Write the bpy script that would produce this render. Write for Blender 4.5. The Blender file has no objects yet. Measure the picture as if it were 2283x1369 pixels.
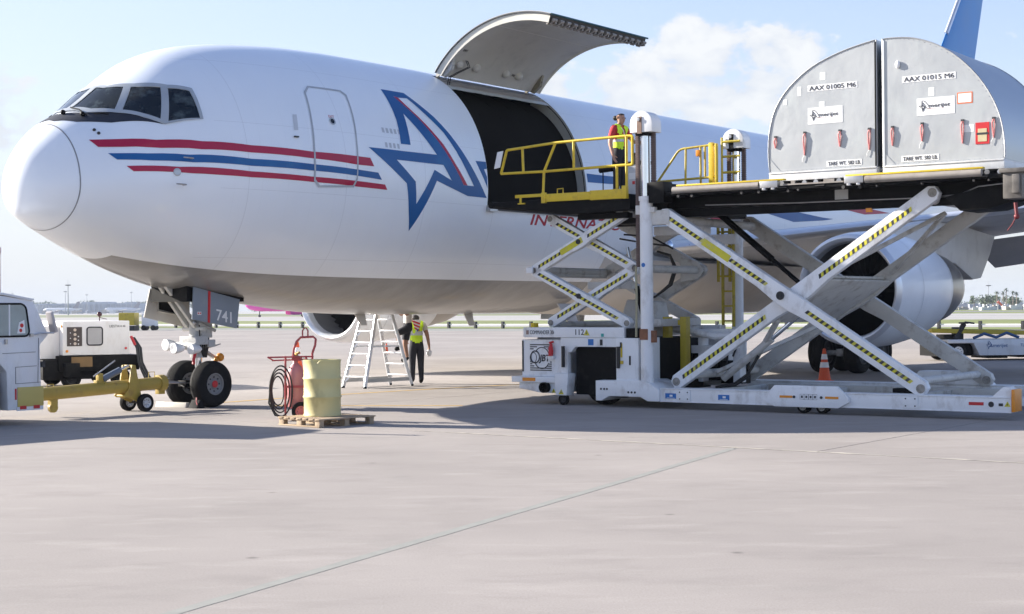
import bpy, bmesh, math, random
from mathutils import Vector, Matrix
from mathutils.geometry import delaunay_2d_cdt
random.seed(7)
R = math.radians
scene = bpy.context.scene
C = scene.collection

# ------------------------------------------------------------------ camera
cam_d = bpy.data.cameras.new('camera')
cam = bpy.data.objects.new('camera', cam_d)
C.objects.link(cam)
cam_d.sensor_width = 36.0
cam_d.lens = 3450.0 / 2283.0 * 36.0
cam_d.clip_end = 12000.0
roll, pitch = 0.008, 2.5 / 3450.0
right = Vector((math.cos(roll), 0, -math.sin(roll)))
up0 = Vector((math.sin(roll), 0, math.cos(roll)))
fwd = Vector((0, 1, 0)) * math.cos(pitch) + up0 * math.sin(pitch)
up = up0 * math.cos(pitch) - Vector((0, 1, 0)) * math.sin(pitch)
mw = Matrix.Identity(4)
for i in range(3):
    mw[i][0], mw[i][1], mw[i][2] = right[i], up[i], -fwd[i]
mw[2][3] = 1.85
cam.matrix_world = mw
scene.camera = cam

# ------------------------------------------------------------------ sun, sky, exposure
SHX, SHY = 2.40, -0.85            # ground shadow offset for each metre of height
sdir = Vector((SHX, SHY, -1.0)).normalized()
sun_d = bpy.data.lights.new('sun', 'SUN')
sun_d.energy = 5.0
sun_d.angle = R(0.55)
sun_d.color = (1.0, 0.935, 0.84)
sun = bpy.data.objects.new('sun', sun_d)
C.objects.link(sun)
sun.rotation_euler = sdir.to_track_quat('-Z', 'Y').to_euler()
sun.location = (-30, 20, 40)
sun_el = math.asin(-sdir.z)
sun_az = math.atan2(-sdir.x, -sdir.y)      # clockwise from +Y

world = bpy.data.worlds.new('World')
scene.world = world
world.use_nodes = True
wn, wl = world.node_tree.nodes, world.node_tree.links
wn.clear()
w_out = wn.new('ShaderNodeOutputWorld')
w_bg = wn.new('ShaderNodeBackground')
w_bg.inputs['Strength'].default_value = 0.075
sky = wn.new('ShaderNodeTexSky')
sky.sky_type = 'NISHITA'
sky.sun_disc = False
sky.sun_elevation = sun_el
sky.sun_rotation = sun_az
sky.altitude = 0
sky.air_density = 1.0
sky.dust_density = .7
sky.ozone_density = 1.6

def wmath(op, a, b=None, c=None):
    n = wn.new('ShaderNodeMath'); n.operation = op
    for i, x in enumerate((a, b, c)):
        if x is None: continue
        if isinstance(x, (int, float)): n.inputs[i].default_value = x
        else: wl.new(x, n.inputs[i])
    return n.outputs[0]

tc = wn.new('ShaderNodeTexCoord')
sep = wn.new('ShaderNodeSeparateXYZ')
wl.new(tc.outputs['Generated'], sep.inputs[0])
dx_, dy_, dz_ = sep.outputs
az = wmath('ARCTAN2', dx_, dy_)
el = wmath('ARCSINE', dz_)
# cloud noise in azimuth / elevation, stretched sideways
comb = wn.new('ShaderNodeCombineXYZ')
wl.new(az, comb.inputs[0]); wl.new(wmath('MULTIPLY', el, 1.5), comb.inputs[1])
n1 = wn.new('ShaderNodeTexNoise')
n1.inputs['Scale'].default_value = 30.0
n1.inputs['Detail'].default_value = 9.0
n1.inputs['Roughness'].default_value = 0.56
n1.inputs['Distortion'].default_value = 0.2
wl.new(comb.outputs[0], n1.inputs['Vector'])
n2 = wn.new('ShaderNodeTexNoise')
n2.inputs['Scale'].default_value = 3.1
n2.inputs['Detail'].default_value = 5.0
wl.new(comb.outputs[0], n2.inputs['Vector'])

def puff(px, py, ax, ay):
    a0 = math.atan((px - 1141.5) / 3450); e0 = math.atan((684.0 - py) / 3450)
    da_ = wmath('DIVIDE', wmath('SUBTRACT', az, a0), ax)
    de_ = wmath('DIVIDE', wmath('SUBTRACT', el, e0), ay)
    return wmath('SUBTRACT', 1.0, wmath('ADD', wmath('MULTIPLY', da_, da_), wmath('MULTIPLY', de_, de_)))
cl = None
for a in ((1470, 230, .080, .040), (1570, 135, .042, .034), (1735, 120, .040, .020), (1390, 235, .05, .022),
          (1606, 274, .008, .006), (-40, 300, .035, .045), (1240, 195, .02, .012), (1680, 210, .055, .022)):
    p_ = puff(*a)
    cl = p_ if cl is None else wmath('MAXIMUM', cl, p_)
cl = wmath('MAXIMUM', cl, -1.2)
base_cl = wmath('SUBTRACT', wmath('MULTIPLY', n2.outputs[0], 5.0), 3.75)     # scattered clouds all round
base_cl = wmath('MINIMUM', base_cl, wmath('MULTIPLY', wmath('SUBTRACT', el, .22), 9.0))
cl = wmath('MAXIMUM', cl, base_cl)
mass = wmath('ADD', cl, wmath('MULTIPLY', wmath('SUBTRACT', n1.outputs[0], 0.52), 4.6))
mr = wn.new('ShaderNodeMapRange'); mr.interpolation_type = 'SMOOTHSTEP'
mr.inputs['From Min'].default_value = -0.05; mr.inputs['From Max'].default_value = .62
mr.inputs['To Max'].default_value = 0.97
wl.new(mass, mr.inputs['Value'])
mixc = wn.new('ShaderNodeMix'); mixc.data_type = 'RGBA'
wl.new(mr.outputs[0], mixc.inputs['Factor'])
tint = wn.new('ShaderNodeMix'); tint.data_type = 'RGBA'; tint.blend_type = 'MULTIPLY'; tint.inputs['Factor'].default_value = 1.0
wl.new(sky.outputs[0], tint.inputs['A']); tint.inputs['B'].default_value = (1.14, 1.075, 1.24, 1)
wl.new(tint.outputs['Result'], mixc.inputs['A'])
clc = wn.new('ShaderNodeMix'); clc.data_type = 'RGBA'; clc.inputs['A'].default_value = (3.75, 4.0, 4.5, 1); clc.inputs['B'].default_value = (5.2, 5.2, 5.2, 1)
cr_ = wn.new('ShaderNodeMapRange'); cr_.inputs['From Min'].default_value = .36; cr_.inputs['From Max'].default_value = .60
wl.new(n1.outputs[0], cr_.inputs['Value']); wl.new(cr_.outputs[0], clc.inputs['Factor']); wl.new(clc.outputs['Result'], mixc.inputs['B'])
hz_ = wn.new('ShaderNodeMix'); hz_.data_type = 'RGBA'          # white haze low over the horizon, all round
sunward = wmath('MAXIMUM', wmath('COSINE', wmath('SUBTRACT', az, sun_az)), 0.0)      # haze glows higher towards the sun
hk = wmath('SUBTRACT', wmath('MULTIPLY', sunward, 6.6), 7.0)
hf = wmath('MULTIPLY', wmath('POWER', 2.718, wmath('MULTIPLY', wmath('MAXIMUM', el, 0.0), hk)), .93)
wl.new(hf, hz_.inputs['Factor']); wl.new(mixc.outputs['Result'], hz_.inputs['A']); hz_.inputs['B'].default_value = (3.9, 4.2, 4.62, 1)
wl.new(hz_.outputs['Result'], w_bg.inputs['Color'])
wl.new(w_bg.outputs[0], w_out.inputs['Surface'])

vs = scene.view_settings
vs.view_transform = 'Standard'
vs.look = 'None'
vs.gamma = 1.0
vs.use_curve_mapping = False
vs.exposure = 1.42
scene.cycles.max_bounces = 5
scene.cycles.diffuse_bounces = 3
scene.cycles.glossy_bounces = 3
scene.cycles.use_light_tree = False
scene.cycles.volume_bounces = 1
scene.cycles.volume_step_rate = 4.0

# ------------------------------------------------------------------ materials
MATS = {}
def mat(name, col, rough=.5, metal=0., var=.08, scale=3., bump=0., bscale=40., coat=0., stain=None, stain_amt=0., stain_scale=1.5, streak=0., spec=.5, bdist=.01):
    """procedural paint / metal / rubber: base colour with broad mottling, fine grain, optional stains and relief"""
    if name in MATS: return MATS[name]
    m = bpy.data.materials.new(name); m.use_nodes = True
    nt = m.node_tree; n, l = nt.nodes, nt.links
    b = n['Principled BSDF']
    b.inputs['Roughness'].default_value = rough
    b.inputs['Metallic'].default_value = metal
    b.inputs['Specular IOR Level'].default_value = spec
    b.inputs['Coat Weight'].default_value = coat
    b.inputs['Coat Roughness'].default_value = .08
    geo = n.new('ShaderNodeNewGeometry')
    nz = n.new('ShaderNodeTexNoise'); nz.inputs['Scale'].default_value = scale; nz.inputs['Detail'].default_value = 6
    l.new(geo.outputs['Position'], nz.inputs['Vector'])
    mx = n.new('ShaderNodeMix'); mx.data_type = 'RGBA'
    l.new(nz.outputs[0], mx.inputs['Factor'])
    mx.inputs['A'].default_value = (*[max(0, c * (1 - var * 1.6)) for c in col], 1)
    mx.inputs['B'].default_value = (*[min(1, c * (1 + var * 1.6)) for c in col], 1)
    out = mx.outputs['Result']
    if stain is not None:
        st = n.new('ShaderNodeTexNoise'); st.inputs['Scale'].default_value = stain_scale; st.inputs['Detail'].default_value = 8; st.inputs['Roughness'].default_value = .65
        mp = n.new('ShaderNodeMapping'); mp.inputs['Scale'].default_value = (1, 1, 1 - streak * .85)
        l.new(geo.outputs['Position'], mp.inputs[0]); l.new(mp.outputs[0], st.inputs['Vector'])
        rp = n.new('ShaderNodeMapRange'); rp.inputs['From Min'].default_value = .52; rp.inputs['From Max'].default_value = .72; rp.inputs['To Max'].default_value = stain_amt
        l.new(st.outputs[0], rp.inputs['Value'])
        m2 = n.new('ShaderNodeMix'); m2.data_type = 'RGBA'
        l.new(rp.outputs[0], m2.inputs['Factor']); l.new(out, m2.inputs['A']); m2.inputs['B'].default_value = (*stain, 1)
        out = m2.outputs['Result']
    l.new(out, b.inputs['Base Color'])
    rr = n.new('ShaderNodeMapRange'); rr.inputs['To Min'].default_value = max(.02, rough - .07); rr.inputs['To Max'].default_value = min(1, rough + .1)
    l.new(nz.outputs[0], rr.inputs['Value']); l.new(rr.outputs[0], b.inputs['Roughness'])
    if bump:
        bn = n.new('ShaderNodeTexNoise'); bn.inputs['Scale'].default_value = bscale; bn.inputs['Detail'].default_value = 4
        l.new(geo.outputs['Position'], bn.inputs['Vector'])
        bp = n.new('ShaderNodeBump'); bp.inputs['Strength'].default_value = bump; bp.inputs['Distance'].default_value = bdist
        l.new(bn.outputs[0], bp.inputs['Height']); l.new(bp.outputs[0], b.inputs['Normal'])
    MATS[name] = m
    return m

PLANE_DA = Vector((2557, 3450, 0)).normalized()                 # aft along the aircraft
PLANE_DP = Vector((PLANE_DA.y, -PLANE_DA.x, 0))                 # to port
NOSE = Vector((-8.66, 26.33, 0)) + .2 * PLANE_DA
LS = Vector((.8185, -.5745, 0)); LW = Vector((.5745, .8185, 0)); LO = Vector((2.73, 28.1, 0))   # loader axes

def fuselage_paint():
    m = bpy.data.materials.new('fuselage_paint'); m.use_nodes = True
    n, l = m.node_tree.nodes, m.node_tree.links
    b = n['Principled BSDF']
    geo = n.new('ShaderNodeNewGeometry')
    def mth(op, a, bb=None, cc=None):
        k = n.new('ShaderNodeMath'); k.operation = op
        for i, x in enumerate((a, bb, cc)):
            if x is None: continue
            if isinstance(x, (int, float)): k.inputs[i].default_value = x
            else: l.new(x, k.inputs[i])
        return k.outputs[0]
    sb = n.new('ShaderNodeVectorMath'); sb.operation = 'SUBTRACT'; sb.inputs[1].default_value = NOSE
    l.new(geo.outputs['Position'], sb.inputs[0])
    dt = n.new('ShaderNodeVectorMath'); dt.operation = 'DOT_PRODUCT'; dt.inputs[1].default_value = PLANE_DA
    l.new(sb.outputs[0], dt.inputs[0])
    u = dt.outputs['Value']
    sx = n.new('ShaderNodeSeparateXYZ'); l.new(geo.outputs['Position'], sx.inputs[0])
    z = sx.outputs[2]
    g = mth('ADD', 2.47, mth('MULTIPLY', .38, mth('POWER', 2.718, mth('MULTIPLY', mth('SUBTRACT', u, 1.75), -.62))))
    mask = mth('MULTIPLY', mth('GREATER_THAN', u, 1.75), mth('LESS_THAN', z, g))
    nz = n.new('ShaderNodeTexNoise'); nz.inputs['Scale'].default_value = 1.1; nz.inputs['Detail'].default_value = 7
    l.new(geo.outputs['Position'], nz.inputs['Vector'])
    wh = n.new('ShaderNodeMix'); wh.data_type = 'RGBA'
    wh.inputs['A'].default_value = (.78, .815, .855, 1); wh.inputs['B'].default_value = (.85, .885, .92, 1)
    l.new(nz.outputs[0], wh.inputs['Factor'])
    # belly: grey paint with grime smeared aft
    mp = n.new('ShaderNodeMapping'); mp.inputs['Rotation'].default_value = (0, 0, -math.atan2(PLANE_DA.y, PLANE_DA.x)); mp.inputs['Scale'].default_value = (.25, 1.6, 1.6)
    l.new(geo.outputs['Position'], mp.inputs[0])
    gr = n.new('ShaderNodeTexNoise'); gr.inputs['Scale'].default_value = 1.6; gr.inputs['Detail'].default_value = 8; gr.inputs['Roughness'].default_value = .62
    l.new(mp.outputs[0], gr.inputs['Vector'])
    gy = n.new('ShaderNodeMix'); gy.data_type = 'RGBA'
    gy.inputs['A'].default_value = (.14, .138, .135, 1); gy.inputs['B'].default_value = (.34, .335, .327, 1)
    l.new(gr.outputs[0], gy.inputs['Factor'])
    mx = n.new('ShaderNodeMix'); mx.data_type = 'RGBA'
    l.new(mask, mx.inputs['Factor']); l.new(wh.outputs['Result'], mx.inputs['A']); l.new(gy.outputs['Result'], mx.inputs['B'])
    # faint skin-panel joints
    fr = mth('FRACT', mth('MULTIPLY', u, 1 / 2.3))
    line = mth('LESS_THAN', mth('ABSOLUTE', mth('SUBTRACT', fr, .5)), .0022)
    zf = mth('FRACT', mth('MULTIPLY', z, 1 / 1.22))
    line2 = mth('LESS_THAN', mth('ABSOLUTE', mth('SUBTRACT', zf, .31)), .0028)
    fr3 = mth('FRACT', mth('MULTIPLY', u, 1 / .575))
    line3 = mth('MULTIPLY', mth('LESS_THAN', mth('ABSOLUTE', mth('SUBTRACT', fr3, .5)), .006), .3)
    ln = mth('MULTIPLY', mth('MAXIMUM', mth('MAXIMUM', line, line2), line3), mth('MULTIPLY', mth('GREATER_THAN', u, 2.9), .32))
    m3 = n.new('ShaderNodeMix'); m3.data_type = 'RGBA'
    l.new(ln, m3.inputs['Factor']); l.new(mx.outputs['Result'], m3.inputs['A']); m3.inputs['B'].default_value = (.33, .34, .36, 1)
    l.new(m3.outputs['Result'], b.inputs['Base Color'])
    b.inputs['Roughness'].default_value = .32
    b.inputs['Coat Weight'].default_value = .35
    b.inputs['Coat Roughness'].default_value = .1
    # slight oil-canning of the skin
    wv = n.new('ShaderNodeTexNoise'); wv.inputs['Scale'].default_value = 1.4; wv.inputs['Detail'].default_value = 2
    l.new(geo.outputs['Position'], wv.inputs['Vector'])
    bp = n.new('ShaderNodeBump'); bp.inputs['Strength'].default_value = .12; bp.inputs['Distance'].default_value = .05
    l.new(wv.outputs[0], bp.inputs['Height']); l.new(bp.outputs[0], b.inputs['Normal']); l.new(bp.outputs[0], b.inputs['Coat Normal'])
    return m

def concrete_mat(name, c0, c1, streak_dir=0.):
    m = bpy.data.materials.new(name); m.use_nodes = True
    n, l = m.node_tree.nodes, m.node_tree.links
    b = n['Principled BSDF']; b.inputs['Roughness'].default_value = .85; b.inputs['Specular IOR Level'].default_value = .3
    geo = n.new('ShaderNodeNewGeometry')
    def noise(sc, det, rough=.55, mpscale=None):
        k = n.new('ShaderNodeTexNoise'); k.inputs['Scale'].default_value = sc; k.inputs['Detail'].default_value = det; k.inputs['Roughness'].default_value = rough
        if mpscale:
            mp = n.new('ShaderNodeMapping'); mp.inputs['Scale'].default_value = mpscale; mp.inputs['Rotation'].default_value = (0, 0, streak_dir)
            l.new(geo.outputs['Position'], mp.inputs[0]); l.new(mp.outputs[0], k.inputs['Vector'])
        else: l.new(geo.outputs['Position'], k.inputs['Vector'])
        return k.outputs[0]
    def mix(f, a, bb):
        k = n.new('ShaderNodeMix'); k.data_type = 'RGBA'
        if isinstance(f, (int, float)): k.inputs['Factor'].default_value = f
        else: l.new(f, k.inputs['Factor'])
        for s, x in (('A', a), ('B', bb)):
            if isinstance(x, tuple): k.inputs[s].default_value = (*x, 1)
            else: l.new(x, k.inputs[s])
        return k.outputs['Result']
    def rng(v, a, bb, t0=0., t1=1.):
        k = n.new('ShaderNodeMapRange'); k.inputs['From Min'].default_value = a; k.inputs['From Max'].default_value = bb
        k.inputs['To Min'].default_value = t0; k.inputs['To Max'].default_value = t1
        l.new(v, k.inputs['Value']); return k.outputs[0]
    big = noise(.16, 5)
    base = mix(rng(big, .3, .7), c0, c1)
    sm = noise(1.1, 9, .68, (.7, 1.25, 1))
    dark = tuple(c * .74 for c in c0)
    base = mix(rng(sm, .5, .75, 0, .5), base, dark)
    lt = tuple(min(1, c * 1.13) for c in c1)
    base = mix(rng(noise(1.7, 7, .6, (.5, 1.4, 1)), .54, .76, 0, .6), base, lt)
    base = mix(rng(noise(.55, 6, .65), .6, .75, 0, .45), base, tuple(c * f for c, f in zip(c0, (.78, .84, .82))))   # damp greenish patches
    fine = noise(60, 5, .7)
    base = mix(rng(fine, .35, .75, 0, .5), base, tuple(c * .6 for c in c0))
    spots = n.new('ShaderNodeTexVoronoi'); spots.inputs['Scale'].default_value = .8
    l.new(geo.outputs['Position'], spots.inputs['Vector'])
    base = mix(rng(spots.outputs['Distance'], .05, .012, 0, .7), base, tuple(c * .4 for c in c0))                  # oil drips
    l.new(base, b.inputs['Base Color'])
    bp = n.new('ShaderNodeBump'); bp.inputs['Strength'].default_value = .35; bp.inputs['Distance'].default_value = .006
    l.new(fine, bp.inputs['Height']); l.new(bp.outputs[0], b.inputs['Normal'])
    return m

FUSE = fuselage_paint()
CONC = concrete_mat('apron_concrete', (.305, .275, .252), (.415, .374, .343), R(-37))
CONC_FAR = concrete_mat('far_concrete', (.40, .385, .365), (.50, .48, .455))
JOINT = mat('joint_filler', (.25, .255, .23), .9, var=.3, scale=4, bump=.4)
GRASS = mat('mown_grass', (.17, .20, .055), .95, var=.35, scale=.09, stain=(.30, .27, .12), stain_amt=.8, stain_scale=.07)
WHITE = mat('white_paint', (.76, .76, .75), .42, var=.04, scale=2.2, coat=.15, stain=(.42, .38, .33), stain_amt=.5, stain_scale=2.4, streak=.7)
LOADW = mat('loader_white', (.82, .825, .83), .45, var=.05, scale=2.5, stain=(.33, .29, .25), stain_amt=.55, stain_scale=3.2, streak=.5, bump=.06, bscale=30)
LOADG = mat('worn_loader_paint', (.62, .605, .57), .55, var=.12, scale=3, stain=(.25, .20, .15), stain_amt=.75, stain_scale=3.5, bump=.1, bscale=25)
BLACK = mat('black_frame', (.004, .004, .0045), .55, var=.3, scale=5, stain=(.03, .027, .024), stain_amt=.45, stain_scale=6, spec=.14)
DARK = mat('dark_grey', (.028, .028, .031), .6, var=.2)
RUBBER = mat('tyre_rubber', (.010, .010, .011), .8, var=.25, scale=8, stain=(.04, .038, .036), stain_amt=.45, stain_scale=7, bump=.15, spec=.2)
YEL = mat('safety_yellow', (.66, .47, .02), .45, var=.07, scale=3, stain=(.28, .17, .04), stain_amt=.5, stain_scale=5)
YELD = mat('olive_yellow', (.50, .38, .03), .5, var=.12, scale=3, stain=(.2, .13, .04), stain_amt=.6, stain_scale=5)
TAPE_Y = mat('tape_yellow', (.62, .56, .03), .55, var=.12, scale=9, stain=(.45, .43, .35), stain_amt=.7, stain_scale=7)
TAPE_K = mat('tape_black', (.02, .02, .022), .55, var=.3, scale=9, stain=(.30, .29, .27), stain_amt=.6, stain_scale=7)
RED = mat('signal_red', (.55, .02, .025), .45, var=.12, scale=4)
REDP = mat('faded_red', (.50, .13, .13), .5, var=.15, scale=3, stain=(.6, .3, .3), stain_amt=.4, stain_scale=4)
ORANGE = mat('amber_reflector', (.75, .27, .02), .35, var=.1, scale=9)
BLUEL = mat('label_blue', (.02, .16, .48), .4, var=.12, scale=9)
TXT = mat('lettering_black', (.025, .025, .03), .5, var=.2, scale=10)
TXTW = mat('lettering_white', (.78, .78, .78), .5, var=.05)
CHROME = mat('chrome_rod', (.78, .80, .82), .16, metal=1., var=.05)
STEEL = mat('bare_steel', (.42, .42, .43), .36, metal=.9, var=.15, scale=6)
ALU = mat('brushed_aluminium', (.445, .46, .465), .42, metal=.35, var=.06, scale=1.5, stain=(.51, .54, .53), stain_amt=.6, stain_scale=2.2, streak=.3, bump=.22, bscale=2.6, bdist=.045)
ALUS = mat('container_shell', (.40, .43, .47), .34, metal=.85, var=.1, scale=1.2, bump=.3, bscale=2.4)
ALUL = mat('ladder_aluminium', (.72, .73, .74), .38, metal=.5, var=.08, scale=6)
GLASS = mat('cockpit_glass', (.008, .013, .018), .05, var=.4, scale=3, spec=.4, stain=(.09, .115, .12), stain_amt=.8, stain_scale=3.6)  # pale blotches in the colour imitate patchy reflections and the cabin behind
STR_R = mat('stripe_red', (.42, .012, .055), .42, var=.09, scale=1.2, coat=.08, spec=.35)
STR_B = mat('stripe_blue', (.006, .095, .29), .42, var=.12, scale=1.0, coat=.08, spec=.35, stain=(.015, .17, .36), stain_amt=.6, stain_scale=.9)
GREYF = mat('window_frame_grey', (.36, .39, .42), .4, var=.08)
DOORL = mat('door_liner', (.52, .50, .46), .6, var=.08, scale=1.5, stain=(.33, .31, .28), stain_amt=.5, stain_scale=2.2, bump=.12, bscale=9)
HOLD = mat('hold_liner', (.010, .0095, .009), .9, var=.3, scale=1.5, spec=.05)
GEARP = mat('gear_grey', (.46, .46, .45), .45, var=.12, scale=9, stain=(.12, .11, .1), stain_amt=.7, stain_scale=9)
SKIN = mat('skin_tone', (.46, .25, .17), .55, var=.08, scale=14)
SKIND = mat('skin_tone_brown', (.32, .17, .11), .55, var=.08, scale=14)
VEST = mat('hi_vis_yellow', (.62, .88, .03), .75, var=.1, scale=12, bump=.2)
REFL = mat('reflective_band', (.55, .57, .58), .4, var=.08)
NAVY = mat('dark_trousers', (.018, .019, .026), .85, var=.3, scale=10, bump=.2)
REDSH = mat('red_polo', (.48, .025, .03), .8, var=.12, scale=10, bump=.2)
SHIRT = mat('pale_shirt', (.55, .52, .48), .8, var=.1, scale=10, bump=.2)
HAIR = mat('dark_hair', (.02, .014, .012), .7, var=.3, scale=30)
WOOD = mat('pallet_wood', (.40, .30, .20), .85, var=.25, scale=5, stain=(.22, .15, .09), stain_amt=.6, stain_scale=6, bump=.4)
CREAM = mat('drum_yellow', (.60, .53, .25), .5, var=.06, scale=2.5, stain=(.38, .31, .12), stain_amt=.6, stain_scale=4, streak=.6, bump=.08, bscale=9)
HOSE = mat('black_hose', (.015, .015, .016), .5, var=.2)
CONE_O = mat('cone_orange', (.72, .10, .03), .6, var=.1, scale=8)

# ------------------------------------------------------------------ mesh building
def V(*a): return Vector(a) if len(a) > 1 else Vector(a[0])
IDF = lambda a, b, c: Vector((a, b, c))
def AF(u, v, z): return NOSE + PLANE_DA * u + PLANE_DP * v + Vector((0, 0, z))
def LF(s, w, z): return LO + LS * s + LW * w + Vector((0, 0, z))

class MB:
    """collects shapes (in a local frame) and links them as ONE mesh object"""
    def __init__(self, fr=IDF): self.v = []; self.f = []; self.fr = fr
    def add(self, vs, fs):
        o = len(self.v); self.v += [Vector(x) for x in vs]; self.f += [tuple(i + o for i in f) for f in fs]; return self
    def box(self, a, b):
        x0, y0, z0 = a; x1, y1, z1 = b
        p = [(x0,y0,z0),(x1,y0,z0),(x1,y1,z0),(x0,y1,z0),(x0,y0,z1),(x1,y0,z1),(x1,y1,z1),(x0,y1,z1)]
        return self.add(p, [(0,3,2,1),(4,5,6,7),(0,1,5,4),(1,2,6,5),(2,3,7,6),(3,0,4,7)])
    def cbox(self, c, s, rz=0., rot=None):
        M = rot or Matrix.Rotation(rz, 3, 'Z')
        p = [Vector(c) + M @ Vector((s[0]*i/2, s[1]*j/2, s[2]*k/2)) for k in (-1,1) for i, j in ((-1,-1),(1,-1),(1,1),(-1,1))]
        return self.add(p, [(0,3,2,1),(4,5,6,7),(0,1,5,4),(1,2,6,5),(2,3,7,6),(3,0,4,7)])
    def beam(self, p0, p1, w, h, side=(0,1,0)):
        """rectangular bar; `w` along side, `h` across it"""
        p0, p1 = Vector(p0), Vector(p1); d = (p1 - p0).normalized(); sd = Vector(side); sd = (sd - d * sd.dot(d)).normalized(); n = d.cross(sd)
        p = [q + sd * (w/2*i) + n * (h/2*j) for q in (p0, p1) for i, j in ((-1,-1),(1,-1),(1,1),(-1,1))]
        return self.add(p, [(0,3,2,1),(4,5,6,7),(0,1,5,4),(1,2,6,5),(2,3,7,6),(3,0,4,7)])
    def tube(self, p0, p1, r, n=12, r2=None, cap=True):
        p0, p1 = Vector(p0), Vector(p1); d = (p1 - p0).normalized(); r2 = r if r2 is None else r2
        a = d.orthogonal().normalized(); b = d.cross(a)
        ps = [p0 + (a*math.cos(t) + b*math.sin(t))*r for t in [2*math.pi*i/n for i in range(n)]] + [p1 + (a*math.cos(t) + b*math.sin(t))*r2 for t in [2*math.pi*i/n for i in range(n)]]
        fs = [(i, (i+1)%n, n+(i+1)%n, n+i) for i in range(n)]
        if cap: fs += [tuple(range(n))[::-1], tuple(range(n, 2*n))]
        return self.add(ps, fs)
    def path(self, pts, r, n=8, closed=False):
        pts = [Vector(p) for p in pts]; k = len(pts); rings = []; a = None
        for i, p in enumerate(pts):
            if closed: d = (pts[(i+1)%k] - pts[i-1]).normalized()
            else: d = (pts[min(i+1,k-1)] - pts[max(i-1,0)]).normalized()
            a = d.orthogonal().normalized() if a is None else (a - d*a.dot(d)).normalized()
            b = d.cross(a)
            rings.append([p + (a*math.cos(2*math.pi*j/n) + b*math.sin(2*math.pi*j/n))*r for j in range(n)])
        vs = [q for rg in rings for q in rg]; fs = []
        for i in range(k if closed else k-1):
            i2 = (i+1) % k
            fs += [(i*n+j, i*n+(j+1)%n, i2*n+(j+1)%n, i2*n+j) for j in range(n)]
        if not closed: fs += [tuple(range(n))[::-1], tuple(range((k-1)*n, k*n))]
        return self.add(vs, fs)
    def prism(self, pts, ext):
        pts = [Vector(p) for p in pts]; e = Vector(ext); k = len(pts)
        fs = [tuple(range(k))[::-1], tuple(range(k, 2*k))] + [(i, (i+1)%k, k+(i+1)%k, k+i) for i in range(k)]
        return self.add(pts + [p + e for p in pts], fs)
    def lathe(self, o, ax, prof, n=32, cap0=False, cap1=False):
        o = Vector(o); d = Vector(ax).normalized(); a = d.orthogonal().normalized(); b = d.cross(a); vs = []; fs = []
        for t, r in prof: vs += [o + d*t + (a*math.cos(2*math.pi*j/n) + b*math.sin(2*math.pi*j/n))*r for j in range(n)]
        for i in range(len(prof)-1): fs += [(i*n+j, i*n+(j+1)%n, (i+1)*n+(j+1)%n, (i+1)*n+j) for j in range(n)]
        if cap0: fs.append(tuple(range(n))[::-1])
        if cap1: fs.append(tuple(range((len(prof)-1)*n, len(prof)*n)))
        return self.add(vs, fs)
    def ball(self, c, r, nu=14, nv=9, sc=(1,1,1)):
        vs = []; fs = []
        for i in range(nv+1):
            t = math.pi*i/nv
            for j in range(nu):
                p = 2*math.pi*j/nu
                vs.append(Vector(c) + Vector((math.sin(t)*math.cos(p)*r*sc[0], math.sin(t)*math.sin(p)*r*sc[1], math.cos(t)*r*sc[2])))
        for i in range(nv): fs += [(i*nu+j, i*nu+(j+1)%nu, (i+1)*nu+(j+1)%nu, (i+1)*nu+j) for j in range(nu)]
        return self.add(vs, fs)
    def sheet(self, fn, nu, nv):
        vs = [fn(i/nu, j/nv) for j in range(nv+1) for i in range(nu+1)]
        return self.add(vs, [(j*(nu+1)+i, j*(nu+1)+i+1, (j+1)*(nu+1)+i+1, (j+1)*(nu+1)+i) for j in range(nv) for i in range(nu)])
    def build(self, name, m, parent=None, bevel=0., smooth=35., weld=False):
        me = bpy.data.meshes.new(name)
        o = bpy.data.objects.new(name, me)
        off = Vector((0,0,0)); q = parent
        while q is not None: off += q.location; q = q.parent
        pts = [self.fr(*p) - off for p in self.v]
        me.from_pydata(pts, [], self.f)
        bm = bmesh.new(); bm.from_mesh(me)
        if weld: bmesh.ops.remove_doubles(bm, verts=bm.verts, dist=1e-5)
        bmesh.ops.recalc_face_normals(bm, faces=bm.faces)
        if bevel:
            ed = [e for e in bm.edges if len(e.link_faces) == 2 and e.calc_face_angle(0) > .5]
            bmesh.ops.bevel(bm, geom=ed, offset=bevel, segments=2, profile=.6, affect='EDGES', clamp_overlap=True)
        bm.to_mesh(me); bm.free()
        if smooth:
            me.polygons.foreach_set('use_smooth', [True]*len(me.polygons))
            me.set_sharp_from_angle(angle=R(smooth))
        me.materials.append(m)
        C.objects.link(o); o.parent = parent
        return o

def fine(o):
    o['kind'] = 'stuff'; return o
def tag(o, label, cat, group=None, kind=None):
    o['label'] = label; o['category'] = cat
    if group: o['group'] = group
    if kind: o['kind'] = kind
    return o
def thing(name, label, cat, loc, group=None):
    o = bpy.data.objects.new(name, None); C.objects.link(o)
    o.location = loc; o.empty_display_size = .3
    return tag(o, label, cat, group)
def struct(name, mb, m, kind='structure', **k):
    o = mb.build(name, m, None, **k); o['kind'] = kind; return o

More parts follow.
